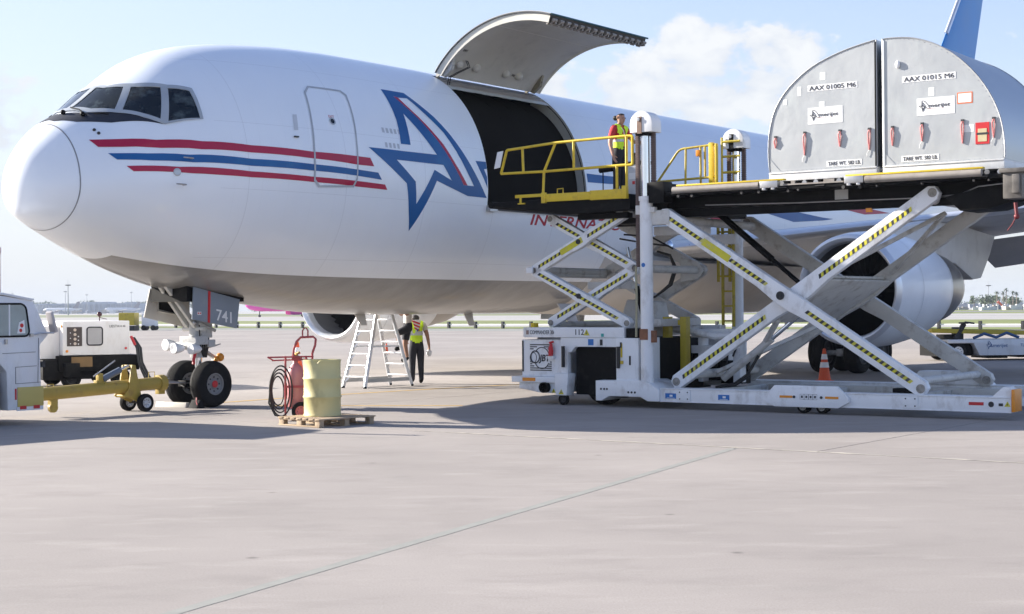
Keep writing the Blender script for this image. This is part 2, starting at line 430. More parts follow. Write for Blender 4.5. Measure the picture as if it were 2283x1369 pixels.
def text_mesh(s, size, shear=0., bold=0., depth=.002, spacing=1.):
    cu = bpy.data.curves.new('lettering', 'FONT'); cu.body = s; cu.size = size; cu.shear = shear; cu.offset = bold; cu.extrude = depth
    cu.resolution_u = 3; cu.space_character = spacing
    o = bpy.data.objects.new('lettering', cu); C.objects.link(o)
    dg = bpy.context.evaluated_depsgraph_get(); dg.update()
    me = bpy.data.meshes.new_from_object(o.evaluated_get(dg))
    vs = [v.co.copy() for v in me.vertices]; fs = [tuple(p.vertices) for p in me.polygons]
    C.objects.unlink(o); bpy.data.objects.remove(o); bpy.data.curves.remove(cu); bpy.data.meshes.remove(me)
    w = max(v.x for v in vs); x0 = min(v.x for v in vs)
    return vs, fs, x0, w
def lettering(name, s, fn, height, m, parent, width=None, shear=0., bold=0., depth=.002):
    """fn(x, y, d) -> local point; letters scaled to cap `height` and optional total `width`"""
    vs, fs, x0, x1 = text_mesh(s, 1.0, shear, bold, depth)
    k = height / .70; kx = k if width is None else width / (x1 - x0)
    mb = MB(); mb.add([fn((v.x - x0)*kx, v.y*k, v.z) for v in vs], fs)
    return mb.build(name, m, parent, smooth=0)

# ------------------------------------------------------------------ ground
def GF(u, v, z=0.): return AF(u, v, z)
g = MB(GF)
# one sheet to the horizon
g.add([(-4000, -5000, -.03), (7000, -5000, -.03), (7000, 5000, -.03), (-4000, 5000, -.03)], [(0, 1, 2, 3)])
ground = struct('ground', g, CONC_FAR, smooth=0)
apron = MB(GF)
apron.add([(-60, -120, -.014), (96, -120, -.014), (96, 140, -.014), (-60, 140, -.014)], [(0, 1, 2, 3)])
apron = struct('apron', apron, JOINT, smooth=0)
# concrete slabs, each with its own edges; joints recessed
def slab(poly, gap=.011):
    c = sum((Vector((*p, 0)) for p in poly), Vector()) / len(poly); pts = []
    for i, p in enumerate(poly):
        p0, p1, p2 = Vector((*poly[i-1], 0)), Vector((*p, 0)), Vector((*poly[(i+1) % len(poly)], 0))
        e1 = (p1 - p0).normalized(); e2 = (p2 - p1).normalized()
        n1 = Vector((-e1.y, e1.x, 0)); n2 = Vector((-e2.y, e2.x, 0))
        if n1.dot(c - p1) < 0: n1 = -n1
        if n2.dot(c - p1) < 0: n2 = -n2
        k = (n1 + n2); k = k / max(.2, k.dot(n1)); pts.append(p1 + k * gap)
    mb = MB(GF); mb.prism([(p.x, p.y, -.013) for p in pts], (0, 0, .013))
    return mb.build('slab', CONC, apron, smooth=0)
US = [1.8 + 11.8 * k for k in range(0, 8)]
VS = [14.05 + 11.8 * k for k in range(-9, 5)]
for i in range(len(US) - 1):
    for j in range(len(VS) - 1):
        slab([(US[i], VS[j]), (US[i+1], VS[j]), (US[i+1], VS[j+1]), (US[i], VS[j+1])])
jl = lambda u: 13.0 + (1.42 - u) * .206       # the joint that runs towards the viewer
ofs = [11.9 * k for k in range(-5, 5)]
rows = [1.8, -12.5, -27.0]
for a, b in zip(rows[:-1], rows[1:]):
    for k in range(len(ofs) - 1):
        slab([(a, jl(a) + ofs[k]), (b, jl(b) + ofs[k]), (b, jl(b) + ofs[k+1]), (a, jl(a) + ofs[k+1])], .009)
# pale crumbled sealant along the long joint, and yellow guide lines
def ribbon(name, pts, wdt, m, z, jit=0.):
    mb = MB(GF); vs = []
    for i, (u, v) in enumerate(pts):
        q0 = Vector((*pts[max(0, i-1)], 0)); q1 = Vector((*pts[min(len(pts)-1, i+1)], 0)); d = (q1 - q0).normalized(); n = Vector((-d.y, d.x, 0))
        w2 = wdt/2 * (1 + random.uniform(-jit, jit)); p = Vector((u, v, z)); vs += [p + n*w2, p - n*w2*(1 + random.uniform(-jit, jit))]
    mb.add(vs, [(2*i, 2*i+1, 2*i+3, 2*i+2) for i in range(len(pts)-1)])
    o = mb.build(name, m, apron, smooth=0); return o
SEAL = mat('joint_sealant', (.55, .50, .42), .9, var=.35, scale=7, stain=(.2, .18, .16), stain_amt=.7, stain_scale=5)
ribbon('joint_sealant', [(1.8, 7.4 + .12*i) for i in range(120)], .05, SEAL, .004, .6)
ribbon('joint_stain', [(1.7-.25*i, jl(1.7-.25*i)) for i in range(60)], .11, mat('joint_stain_green', (.275, .275, .25), .9, var=.12, scale=6), .002, .04)
GUIDE = mat('faded_guide_yellow', (.52, .33, .09), .8, var=.25, scale=4, stain=(.36, .33, .30), stain_amt=.9, stain_scale=3)
ribbon('guide_line', [(5.2 + .35*i, -.55 + .0016*i*i) for i in range(28)], .16, GUIDE, .004)
ribbon('guide_line', [(5.0 + .1*i, 1.1 + .17*i) for i in range(20)], .16, GUIDE, .004)

# taxiway, grass and runway strips far behind the apron
def strip(name, u0, u1, v0, v1, m, z, kind='structure'):
    mb = MB(GF); mb.add([(u0, v0, z), (u1, v0, z), (u1, v1, z), (u0, v1, z)], [(0, 1, 2, 3)])
    return struct(name, mb, m, kind, smooth=0)
strip('grass_verge', 97, 109, -700, 500, GRASS, -.010)
strip('grass_verge', 128, 172, -900, 700, GRASS, -.010)
strip('taxiway', 172.2, 300, -1200, 900, CONC_FAR, -.014)
ASPH = mat('worn_asphalt', (.20, .195, .19), .9, var=.15, scale=.1)
strip('taxiway_shoulder', 236, 239, -1200, 900, ASPH, -.008)
strip('taxiway_shoulder', 205, 206.2, -1200, 900, ASPH, -.008)
strip('grass_infield', 301, 360, -1500, 1200, GRASS, -.012)
strip('runway', 361, 420, -2000, 1500, ASPH, -.012)
strip('grass_infield', 421, 520, -2500, 2000, GRASS, -.012)

# ------------------------------------------------------------------ cargo aeroplane
FU = [0,.12,.35,.7,1.2,1.9,2.7,3.6,4.6,5.8,7.2,9.0]
ZT = [4.0,4.52,4.84,5.17,5.45,5.99,6.55,6.86,7.03,7.14,7.19,7.2]
ZBm = [4.0,3.55,3.41,3.248,3.032,2.742,2.46,2.23,2.08,1.93,1.79,1.73]
WD = [0.0,0.45,0.75,1.06,1.38,1.72,2.0,2.22,2.37,2.46,2.505,2.51]
ZC = [4.0,4.0,4.02,4.05,4.1,4.17,4.25,4.32,4.38,4.42,4.43,4.43]
FQ = [math.sqrt(x) for x in FU]
def pch(xs, ys, x):
    n = len(xs); h = [xs[i+1]-xs[i] for i in range(n-1)]; d = [(ys[i+1]-ys[i])/h[i] for i in range(n-1)]
    def slope(i):
        if i == 0: return d[0]
        if i == n-1: return d[-1]
        if d[i-1]*d[i] <= 0: return 0.
        w1, w2 = 2*h[i]+h[i-1], h[i]+2*h[i-1]
        return (w1+w2)/(w1/d[i-1]+w2/d[i])
    k = 0
    while k < n-2 and x > xs[k+1]: k += 1
    t = (x-xs[k])/h[k]; t = min(max(t, 0), 1)
    return (2*t**3-3*t**2+1)*ys[k]+(t**3-2*t**2+t)*h[k]*slope(k)+(-2*t**3+3*t**2)*ys[k+1]+(t**3-t**2)*h[k]*slope(k+1)
def lerp_tab(xs, ys, x):
    if x <= xs[0]: return ys[0]
    for i in range(len(xs)-1):
        if x <= xs[i+1]:
            t = (x-xs[i])/(xs[i+1]-xs[i]); t = t*t*(3-2*t) if i in (0, len(xs)-2) else t
            return ys[i]+(ys[i+1]-ys[i])*t
    return ys[-1]
_pc = {}
def prof(u):
    k = round(u, 4)
    if k in _pc: return _pc[k]
    x = math.sqrt(min(max(u, 0), 9))
    T, B, W_, Z = [pch(FQ, a, x) for a in (ZT, ZBm, WD, ZC)]
    if u > 27:        # tail cone
        T = pch([27, 33, 39, 43, 46.2], [7.2, 7.18, 7.05, 6.85, 6.5], u)
        B = pch([27, 33, 39, 43, 46.2], [1.73, 2.35, 3.9, 5.1, 5.95], u)
        W_ = pch([27, 33, 39, 43, 46.2], [2.51, 2.4, 1.75, 1.0, .25], u)
        Z = (T + B)/2 * .35 + .65 * pch([27, 33, 39, 46.2], [4.43, 4.7, 5.5, 6.2], u)
    _pc[k] = (T, B, W_, Z)
    return _pc[k]
def SP(u, ph, off=0.):
    """point on the fuselage skin (degrees: 0 = port beam, 90 = crown), as (u, v, z)"""
    T, B, W_, Z = prof(u); s, c = math.sin(R(ph)), math.cos(R(ph)); h = (T-Z) if s > 0 else (Z-B)
    if not off: return Vector((u, W_*c, Z + h*s))
    e = .02
    p = SP(u, ph); a = SP(u+e, ph) - SP(max(0, u-e), ph); b = SP(u, ph+.5) - SP(u, ph-.5)
    n = a.cross(b); n.normalize()
    if n.dot(Vector((0, c, s))) < 0: n = -n
    return p + n*off
DU0, DU1, DPH0, DPH1 = 10.13, 13.93, -8.09, 67.3
plane = thing('cargo_airplane', 'white twin-engine cargo airplane with red and blue stripes and its side cargo door raised', 'airplane', AF(4.17, 0, 0))

us = [9*(i/60)**2 for i in range(61)] + [9.4, 9.8]
us[0] = .0015
us += [DU0 + (DU1-DU0)*i/8 for i in range(9)] + [14.3 + i*.8 for i in range(16)] + [27 + .6*i for i in range(1, 33)]
us = sorted(set(round(x, 5) for x in us))
phs = sorted(set([DPH0 + (DPH1-DPH0)*i/20 for i in range(21)] + [DPH1 + (360+DPH0-DPH1)*i/76 for i in range(1, 76)]))
n_ph = len(phs)
RAD_U = min(us, key=lambda x: abs(x-.65))
nose_mb, fus = MB(AF), MB(AF)
nose_mb.v = [SP(u, p) for u in us if u <= RAD_U for p in phs]
ks = [i for i, u in enumerate(us) if u <= RAD_U]
nose_mb.f = [(i*n_ph+j, i*n_ph+(j+1) % n_ph, (i+1)*n_ph+(j+1) % n_ph, (i+1)*n_ph+j) for i in range(len(ks)-1) for j in range(n_ph)]
nose_mb.f.append(tuple(range(n_ph)))
fus.v = [SP(u, p) for u in us for p in phs]
for i in range(len(us)-1):
    if us[i] < RAD_U - 1e-6: continue
    for j in range(n_ph):
        if DU0-1e-4 <= us[i] < DU1-1e-4 and DPH0-1e-4 <= phs[j] < DPH1-1e-4: continue
        fus.f.append((i*n_ph+j, i*n_ph+(j+1) % n_ph, (i+1)*n_ph+(j+1) % n_ph, (i+1)*n_ph+j))
fus.f.append(tuple((len(us)-1)*n_ph+j for j in range(n_ph)))
def skin_build(mb, name):
    o = mb.build(name, FUSE, plane, smooth=60)
    bm = bmesh.new(); bm.from_mesh(o.data)
    bmesh.ops.delete(bm, geom=[v for v in bm.verts if not v.link_faces], context='VERTS'); bm.to_mesh(o.data); bm.free()
    return o
radome = skin_build(nose_mb, 'radome')
fuselage = skin_build(fus, 'fuselage')
def inside(p, poly):
    x, y = p; r = False; j = len(poly)-1
    for i in range(len(poly)):
        if (poly[i][1] > y) != (poly[j][1] > y) and x < (poly[j][0]-poly[i][0])*(y-poly[i][1])/(poly[j][1]-poly[i][1])+poly[i][0]: r = not r
        j = i
    return r
KPH = 23.0     # degrees per metre, to keep the triangulation square
def decal(name, outer, holes, m, parent, off=.005, step=.18, mirror=False, thick=0.):
    """paint or panel lying on the skin; outlines in (u, angle)"""
    loops = [outer] + list(holes); pv, pe = [], []
    for lp in loops:
        pts = []
        for i in range(len(lp)):
            a, b = lp[i], lp[(i+1) % len(lp)]; d = math.hypot(b[0]-a[0], (b[1]-a[1])/KPH); k = max(1, int(d/step))
            pts += [(a[0]+(b[0]-a[0])*t/k, (a[1]+(b[1]-a[1])*t/k)/KPH) for t in range(k)]
        o = len(pv); pv += pts; pe += [(o+i, o+(i+1) % len(pts)) for i in range(len(pts))]
    sc = [[(a, b/KPH) for a, b in lp] for lp in loops]
    x0, x1 = min(p[0] for p in sc[0]), max(p[0] for p in sc[0]); y0, y1 = min(p[1] for p in sc[0]), max(p[1] for p in sc[0])
    y = y0 + step/2
    while y < y1:
        x = x0 + step/2
        while x < x1:
            if inside((x, y), sc[0]) and not any(inside((x, y), h) for h in sc[1:]): pv.append((x, y))
            x += step
        y += step
    vo, eo, fo, *_ = delaunay_2d_cdt([Vector(p) for p in pv], pe, [], 0, 1e-6)
    fs = []
    for f in fo:
        c = (sum(vo[i][0] for i in f)/len(f), sum(vo[i][1] for i in f)/len(f))
        if inside(c, sc[0]) and not any(inside(c, h) for h in sc[1:]): fs.append(tuple(f))
    mb = MB(AF); mb.add([SP(v[0], v[1]*KPH, off) for v in vo], fs)
    if mirror:
        m2 = MB(AF); m2.add([Vector((q.x, -q.y, q.z)) for q in mb.v], fs); m2.build(name, m, parent, smooth=50)
    return mb.build(name, m, parent, smooth=50)
def zph(u, z):
    T, B, W_, Z = prof(u); h = (T-Z) if z > Z else (Z-B)
    return math.degrees(math.asin(max(-1, min(1, (z-Z)/h))))
def uz(L_): return [(u, zph(u, z)) for u, z in L_]
# livery
for nm, m, L_ in (('red_stripe', STR_R, [[.879,4.804],[1.3,4.83],[1.832,4.838],[2.591,4.853],[3.532,4.839],[4.896,4.815],[6.411,4.802],[6.505,4.641],[6.035,4.645],[4.88,4.687],[3.514,4.706],[2.568,4.707],[1.885,4.695],[1.3,4.69],[.963,4.677]]),
                  ('blue_stripe', STR_B, [[1.071,4.569],[1.656,4.588],[2.333,4.598],[3.502,4.59],[4.904,4.578],[6.612,4.525],[6.711,4.39],[5.963,4.432],[4.897,4.456],[3.493,4.462],[2.398,4.466],[1.71,4.466],[1.178,4.462]]),
                  ('red_stripe', STR_R, [[1.301,4.356],[2.143,4.374],[3.49,4.362],[4.896,4.342],[6.804,4.303],[6.875,4.202],[6.029,4.22],[4.91,4.243],[3.49,4.255],[2.373,4.27],[1.4,4.266]])):
    decal(nm, uz(L_), [], m, fuselage, .0075)
LOGO = [[7.45,6.311],[8.15,6.307],[8.40,6.115],[8.749,5.839],[9.066,5.511],[9.358,5.155],[9.68,4.737],[10.085,4.21],[9.425,4.217],[8.403,4.476],[7.715,3.425],[7.58,3.83],[7.456,4.366],[6.404,5.014],[7.42,5.012],[8.48,5.018],[7.758,5.816],[7.685,5.158],[7.388,5.158],[7.451,5.662],[7.455,5.988]]
HOLE1 = [[7.185,4.821],[8.648,4.817],[8.894,4.506],[8.344,4.698],[7.786,3.971],[7.73,4.418]]
SLOT = [[7.853,6.169],[8.147,6.189],[8.521,5.842],[8.874,5.519],[9.154,5.139],[9.421,4.733],[9.64,4.435],[9.286,4.439],[8.906,4.946],[8.624,5.297],[8.245,5.701],[7.898,6.02],[7.723,6.188]]
REDSW = [[7.725,6.185],[7.9,6.02],[8.248,5.701],[8.627,5.297],[8.909,4.946],[9.29,4.442],[9.417,4.438],[9.048,4.882],[8.764,5.259],[8.367,5.65],[8.037,5.958],[7.853,6.166]]
decal('star_logo', uz(LOGO), [uz(HOLE1), uz(SLOT)], STR_B, fuselage, .005, .16)
decal('logo_red_sweep', uz(REDSW), [], STR_R, fuselage, .005, .16)
decal('logo_letter', uz([[9.76,4.983],[10.118,4.987],[10.118,4.837],[10.02,4.82],[10.105,4.665],[10.105,4.42]]), [], STR_B, fuselage, .005)
decal('logo_letter', uz([[14.0,4.99],[14.9,4.99],[15.5,5.0],[16.4,5.02],[16.4,4.83],[15.6,4.82],[14.9,4.80],[14.0,4.785]]), [], STR_B, fuselage, .005, .25)
decal('logo_letter', uz([[16.7,5.02],[17.9,5.03],[17.9,4.84],[16.7,4.83]]), [], STR_B, fuselage, .005, .25)
for nm, m, L_ in (('red_band', STR_R, [[18.9,4.35],[19.9,4.35],[22.5,4.22],[20.47,4.06]]), ('blue_band', STR_B, [[21.2,4.65],[23.6,4.65],[27.4,4.48],[24.7,4.28]]), ('red_band', STR_R, [[25.2,5.05],[27.8,5.05],[31.9,4.86],[29.8,4.72]])):
    decal(nm, uz(L_), [], m, fuselage, .006, .35)
INTL = mat('title_red', (.42, .02, .035), .4, var=.05)
def onskin(u0, z0):
    def fn(x, y, d):
        u = u0 + x; p = SP(u, zph(u, z0 + y), .004 + d); return AF(*p)
    return fn
lettering('title_lettering', 'INTERNATIONAL', onskin(11.78, 3.71), .235, INTL, fuselage, width=5.0, shear=.12, bold=.012)

# flight-deck windows
decal('anti_glare_panel', [(.744,90),(.911,90),(1.0,89.8),(1.02,84),(1.147,68),(1.486,51.8),(1.671,43.9),(1.777,38.7),(2.031,29.9),(1.316,46.2),(.906,61.7),(.72,80)], [], mat('anti_glare_black', (.018,.022,.035), .6, var=.2), fuselage, .005, .1, True)
P1 = [(1.20,87.5),(1.74,87.5),(1.735,80),(1.88,67.7),(1.491,54.9),(1.27,68.7)]
P2 = [(1.949,63.9),(2.109,57.3),(2.285,51.6),(2.011,33.4),(1.806,41.0),(1.571,51.1)]
P3 = [(2.373,48.6),(2.677,42.1),(2.673,36.6),(2.66,26.8),(2.115,30.4)]
FRM = [(1.07,90),(1.80,90),(1.80,79.2),(2.026,65.0),(2.397,50.8),(2.742,43.2),(2.735,35.7),(2.71,26.0),(2.048,29.4),(1.777,38.5),(1.47,51.5),(1.15,67.9)]
decal('window_frame', FRM, [P1, P2, P3], GREYF, fuselage, .02, .08, True)
for P in (P1, P2, P3): decal('window_pane', P, [], GLASS, fuselage, .008, .08, True)
wp = MB(AF)
for a, b in (((1.1, 62), (1.17, 86)), ((1.2, 60), (1.36, 53))):
    wp.path([SP(a[0], a[1], .045), SP((a[0]+b[0])/2, (a[1]+b[1])/2, .05), SP(b[0], b[1], .04)], .012, 6)
wp.ball(SP(.98, 84, .04), .045); wp.ball(SP(1.08, 66, .04), .045)
fine(wp.build('wiper', BLACK, fuselage))
# radome joint
rj = MB(AF)
rj.sheet(lambda a, b: SP(RAD_U - .008 + .016*b, -180 + 360*a, .004), 96, 1)
rj.build('radome_joint', mat('seal_grey', (.25, .25, .26), .6), fuselage)

# forward crew door
DO = [(5.284,39.8),(5.689,39.3),(6.14,38.8),(6.25,36.6),(6.194,26.8),(6.111,14.3),(6.036,-1.5),(5.934,-5.1),(5.483,-5.6),(5.017,-6.0),(4.898,-3.1),(4.932,11.0),(5.007,23.0),(5.117,36.4)]
cu_, cp_ = sum(p[0] for p in DO)/len(DO), sum(p[1] for p in DO)/len(DO)
DI = [(cu_+(u-cu_)*.925, cp_+(p-cp_)*.955) for u, p in DO]
door1 = decal('crew_door', DI, [], FUSE, plane, .0035, .12)
decal('door_surround', DO, [[(cu_+(u-cu_)*.935, cp_+(p-cp_)*.962) for u, p in DO]], mat('door_surround_grey', (.42,.44,.47), .4, var=.1), door1, .011, .12)
dw = MB(AF); c0 = SP(5.56, 22.5, .009); dw.lathe(c0, SP(5.56, 22.5, .03)-c0, [(0,.075),(.006,.075),(.006,.055),(.003,.05)], 20); dw.build('door_window', GREYF, door1)
dg = MB(AF); dg.lathe(c0, SP(5.56, 22.5, .03)-c0, [(.003,.052),(.0031,.0001)], 20); dg.build('window_pane', GLASS, door1)
lettering('door_lettering', 'EXIT', onskin(5.50, 5.52), .05, STR_R, door1)
hd = MB(AF)
hd.sheet(lambda a, b: SP(4.60+.10*a-.06*b, zph(4.6, 5.50-.30*b), .006), 2, 6)
hd.build('handle_recess', mat('recess_grey', (.55,.57,.60), .5), fuselage)
hh = MB(AF); hh.box((4.50,2.36,5.06), (4.60,2.40,5.085)); p_ = SP(4.55, zph(4.55,5.07), .012); hh.v = [v + Vector((0, p_.y-2.37, 0)) for v in hh.v]; hh.build('door_handle', DARK, fuselage)
st = MB(AF)
for u, z in ((1.03,4.99),(1.06,4.93)): st.ball(SP(u, zph(u, z), .005), .03, 10, 7)
st.build('sensor', DARK, fuselage)
for (u, z) in ((2.34,4.53),(2.2,4.06)):
    pt = MB(AF); p0 = SP(u, zph(u, z)); pt.path([p0, p0+Vector((0,.09,0)), p0+Vector((-.06,.11,0)), p0+Vector((-.24,.11,0))], .013, 8); pt.build('pitot_probe', STEEL, fuselage)
vp = MB(AF); p0 = SP(2.1, zph(2.1, 4.28), .003); vp.lathe(p0, SP(2.1, zph(2.1,4.28), .05)-p0, [(0,.07),(.008,.07),(.010,.055),(.006,.05),(.006,.001)], 18); vp.build('static_port', STEEL, fuselage)
pp = MB(AF)
for k in range(9):
    u = 6.9 + .12*(k % 5); z = 5.35 if k < 5 else 5.05
    pp.sheet(lambda a, b: SP(u+.07*a, zph(u, z+.10*b), .003), 1, 1)
pp.build('placard_text', mat('placard_grey', (.5,.52,.56), .6), fuselage)

# cargo hold behind the opening
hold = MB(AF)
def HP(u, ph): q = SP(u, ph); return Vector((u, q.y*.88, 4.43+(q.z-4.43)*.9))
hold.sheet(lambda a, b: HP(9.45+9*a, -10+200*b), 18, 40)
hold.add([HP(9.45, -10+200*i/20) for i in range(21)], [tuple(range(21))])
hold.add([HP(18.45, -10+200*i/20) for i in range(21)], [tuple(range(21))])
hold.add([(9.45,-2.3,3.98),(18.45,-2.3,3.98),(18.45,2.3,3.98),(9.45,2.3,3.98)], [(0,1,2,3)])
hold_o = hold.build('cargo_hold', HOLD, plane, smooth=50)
hb = MB(AF)
for k in range(6): hb.path([HP(10.3+.75*k, -5+12*i)*1.0 + Vector((0, -.03, 0)) for i in range(14)], .03, 6)
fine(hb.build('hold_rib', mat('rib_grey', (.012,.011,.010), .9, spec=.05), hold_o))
hl = MB(AF); hl.box((10.2,-.9,6.35), (13.9,-.6,6.42)); hl.box((10.2,.4,6.55), (13.9,.55,6.6)); hl.build('ceiling_rail', mat('rail_grey', (.3,.29,.27), .5), hold_o)
# door frame round the opening (reveals the wall thickness)
JAMB = mat('frame_primer', (.46,.47,.45), .5, var=.1, scale=4)
jm = MB(AF)
def jp(u, ph, k):
    a, b = SP(u, ph), HP(u, ph); return a + (b-a)*k
for u, du in ((DU1, .03), (DU0, -.03)):
    jm.sheet(lambda a, b: jp(u + du*b*2, DPH0+(DPH1-DPH0)*a, b), 24, 3)
jm.sheet(lambda a, b: jp(DU0+(DU1-DU0)*a, DPH0, b), 8, 2)
jm_o = jm.build('door_frame', JAMB, plane, smooth=40)
js = MB(AF); js.path([jp(DU1+.012, DPH0+(DPH1-DPH0)*i/24, .22) for i in range(25)], .012, 6); js.build('door_seal', RUBBER, jm_o)
sl = MB(AF); sl.box((DU0+.02, 2.25, 3.96), (DU1-.02, 2.53, 4.045)); sl.build('door_sill', DARK, jm_o)
sb_ = MB(AF); sb_.box((DU0-.02, 2.46, 3.93), (DU0+.25, 2.58, 4.06)); sb_.build('sill_guard', STEEL, jm_o)
# hinge beam: pale corrugated strips above the opening
hbm = MB(AF)
for k in range(6):
    ph = DPH1 - .8 - 1.55*k
    hbm.sheet(lambda a, b: SP(DU0+.01+(DU1-DU0-.02)*a, ph - 1.2*b, -.03 if k % 2 else -.012), 8, 1)
hbm.sheet(lambda a, b: SP(DU0+.01+(DU1-DU0-.02)*a, DPH1-.6-9.6*b, -.04), 8, 6)
hbm.build('hinge_beam', mat('hinge_beam_paint', (.45,.41,.36), .5, var=.15, scale=2, stain=(.2,.16,.12), stain_amt=.6, stain_scale=5), jm_o)
hb2 = MB(AF); hb2.sheet(lambda a, b: SP(DU0+.01+(DU1-DU0-.02)*a, DPH1-10.2-3.2*b, -.02), 8, 2); hb2.build('hinge_cover', JAMB, jm_o)

# raised cargo door
HV, HZ = .97, 7.03
OPEN = R(79.5)
def dpnt(u, ph, inn):
    q = SP(12, ph); c = Vector((0, 4.43)); n = Vector((q.y, q.z-4.43)).normalized()
    v, z = q.y - n.x*inn - HV, q.z - n.y*inn - HZ
    return Vector((u, HV + v*math.cos(OPEN) - z*math.sin(OPEN), HZ + v*math.sin(OPEN) + z*math.cos(OPEN)))
D0, D1 = DU0+.02, DU1-.02
cd = MB(AF)
cd.sheet(lambda a, b: dpnt(D0+(D1-D0)*a, DPH1-1+(DPH0-DPH1+1)*b, 0), 8, 36)
cargo_door = cd.build('cargo_door', FUSE, plane, smooth=50)
cd = MB(AF); cd.sheet(lambda a, b: dpnt(D0+.03+(D1-D0-.06)*a, DPH1-1+(DPH0-DPH1+5)*b, .165), 8, 36); liner = cd.build('door_liner', DOORL, cargo_door, smooth=50)
cd = MB(AF)
for u in (D0, D1):
    cd.sheet(lambda a, b: dpnt(u + (.012 if u == D0 else -.012)*b, DPH1-1+(DPH0-DPH1+1)*a, .20*b), 36, 2)
    k = 1 if u == D0 else -1
    cd.sheet(lambda a, b: dpnt(u + k*(.012+.05*b), DPH1-1+(DPH0-DPH1+1)*a, .20-.03*b), 36, 1)
cd.build('door_edge_frame', mat('edge_frame_cream', (.62,.60,.53), .45, var=.08), cargo_door, smooth=40)
cd = MB(AF); cd.path([dpnt(D0-.01, DPH1-1+(DPH0-DPH1+1)*i/36, .03) for i in range(37)], .022, 8); cd.build('door_seal', mat('seal_dark', (.10,.105,.11), .6), cargo_door)
lt = MB(AF)
lt.sheet(lambda a, b: dpnt(D0+(D1-D0)*a, DPH0, .2*b), 8, 1)
lt.sheet(lambda a, b: dpnt(D0+.1+(D1-D0-.1)*a, DPH0+4.2*b, .2), 8, 2)
lt.build('latch_beam', mat('latch_beam_brown', (.035,.03,.025), .55, var=.5, scale=9), cargo_door)
lt = MB(AF); lt.path([dpnt(D0+(D1-D0+.06)*i/8, DPH0-.25, .01) for i in range(9)], .022, 6); lt.build('door_lip', mat('lip_teal', (.03,.09,.10), .4), cargo_door)
tint = mat('latch_metal', (.30,.27,.24), .45, metal=.4, var=.4, scale=14)
for k in range(15):
    u = D0 + .12 + (D1-D0-.24)*k/14
    l_ = MB(AF); a = dpnt(u, DPH0-.9, .12); b_ = dpnt(u, DPH0+1.6, .22)
    l_.beam(a, b_, .07, .06, (1,0,0)); l_.tube(a+Vector((-.05,0,0)), a+Vector((.09,0,0)), .035, 8); l_.tube(b_+Vector((-.07,0,0)), b_+Vector((.06,0,0)), .026, 8); l_.cbox(a.lerp(b_, .5)+Vector((.10,0,0)), (.04,.09,.07)); l_.build('latch', tint, cargo_door)
for k, u in enumerate((10.55, 11.15, 12.25, 12.75)):
    d_ = MB(AF); a = dpnt(u, DPH1-9.5, .17); b = dpnt(u, DPH1-9.5, .30); d_.lathe(a, b-a, [(0,.10),(.03,.10),(.07,.085),(.10,.05),(.115,.001)], 18); d_.build('actuator_cover', DOORL, cargo_door)
for u in (10.22, 13.55):
    h_ = MB(AF)
    h_.prism([dpnt(u, DPH1-1, .02), dpnt(u, DPH1-1, .24), dpnt(u, DPH1-7, .30), dpnt(u, DPH1-13, .17)], (.09,0,0)); h_.beam((u+.05,1.0,6.99), dpnt(u+.05, DPH1-10, .24), .05, .08, (1,0,0)); h_.build('hinge_arm', GEARP if u < 11 else mat('hinge_olive', (.20,.18,.13), .5, var=.2), cargo_door)
cb = MB(AF)
for o in (0, .06): cb.path([dpnt(10.62+o, DPH1-13, .2), dpnt(10.66+o, DPH1-11, .33), dpnt(10.4+o, DPH1-6, .34), dpnt(10.33+o, DPH1-2, .28), Vector((10.33+o, 1.25, 6.75)), Vector((10.36+o, 1.3, 6.55))], .012, 6)
cb.build('cable', HOSE, cargo_door)
cs = MB(AF); cs.path([dpnt(D0+.1+(D1-D0-.2)*i/8, 24, .168) for i in range(9)], .007, 4); cs.build('liner_joint', mat('liner_joint_grey', (.6,.58,.55), .6), liner)
def liner_text(s, u0, ph0, h):
    lettering('stencil', s, lambda x, y, d: AF(*dpnt(u0+x, ph0-y*KPH, .172+d)), h, TXT, liner)
liner_text('095', 10.32, DPH1-18, .07)
liner_text('702', 12.50, DPH1-8.5, .06)

# wings, engines and tail surfaces
# wing-body fairing
fb = MB(AF)
def fair(a, b):
    u = 15.2 + 13.5*a; k = math.sin(math.pi*min(1, max(0, a)))**.5
    ph = -150 + 120*b
    q = SP(u, ph); return Vector((u, q.y*(1+.16*k), q.z - .10*k if q.z < 3.2 else q.z))
fb.sheet(lambda a, b: fair(a, b), 30, 30); fb.build('wing_fairing', mat('fairing_paint', (.58,.55,.51), .4, var=.1, scale=.8, stain=(.42,.37,.31), stain_amt=.5, stain_scale=.6), plane, smooth=60)
WINGP = mat('wing_grey', (.48,.50,.53), .38, var=.08, scale=1, stain=(.25,.25,.26), stain_amt=.4, stain_scale=1.2)
SLAT = mat('polished_leading_edge', (.74,.76,.79), .3, metal=.55, var=.05)
def airfoil(x):      # half thickness, unit chord
    return .6*(.2969*math.sqrt(x)-.126*x-.3516*x*x+.2843*x**3-.1036*x**4)
WST = [(0., 15.9, 27.2, 2.95), (2.5, 17.3, 26.2, 3.30), (7.9, 20.9, 26.7, 3.98), (14, 25.0, 28.9, 4.75), (22.4, 30.6, 33.0, 5.8)]   # v, leading, trailing, height
def wing_at(v):
    for a, b in zip(WST[:-1], WST[1:]):
        if v <= b[0]: t = (v-a[0])/(b[0]-a[0]); return [x+(y-x)*t for x, y in zip(a, b)]
    return WST[-1]
XS = [0,.006,.02,.045,.08,.13,.2,.3,.42,.55,.7,.85,1]
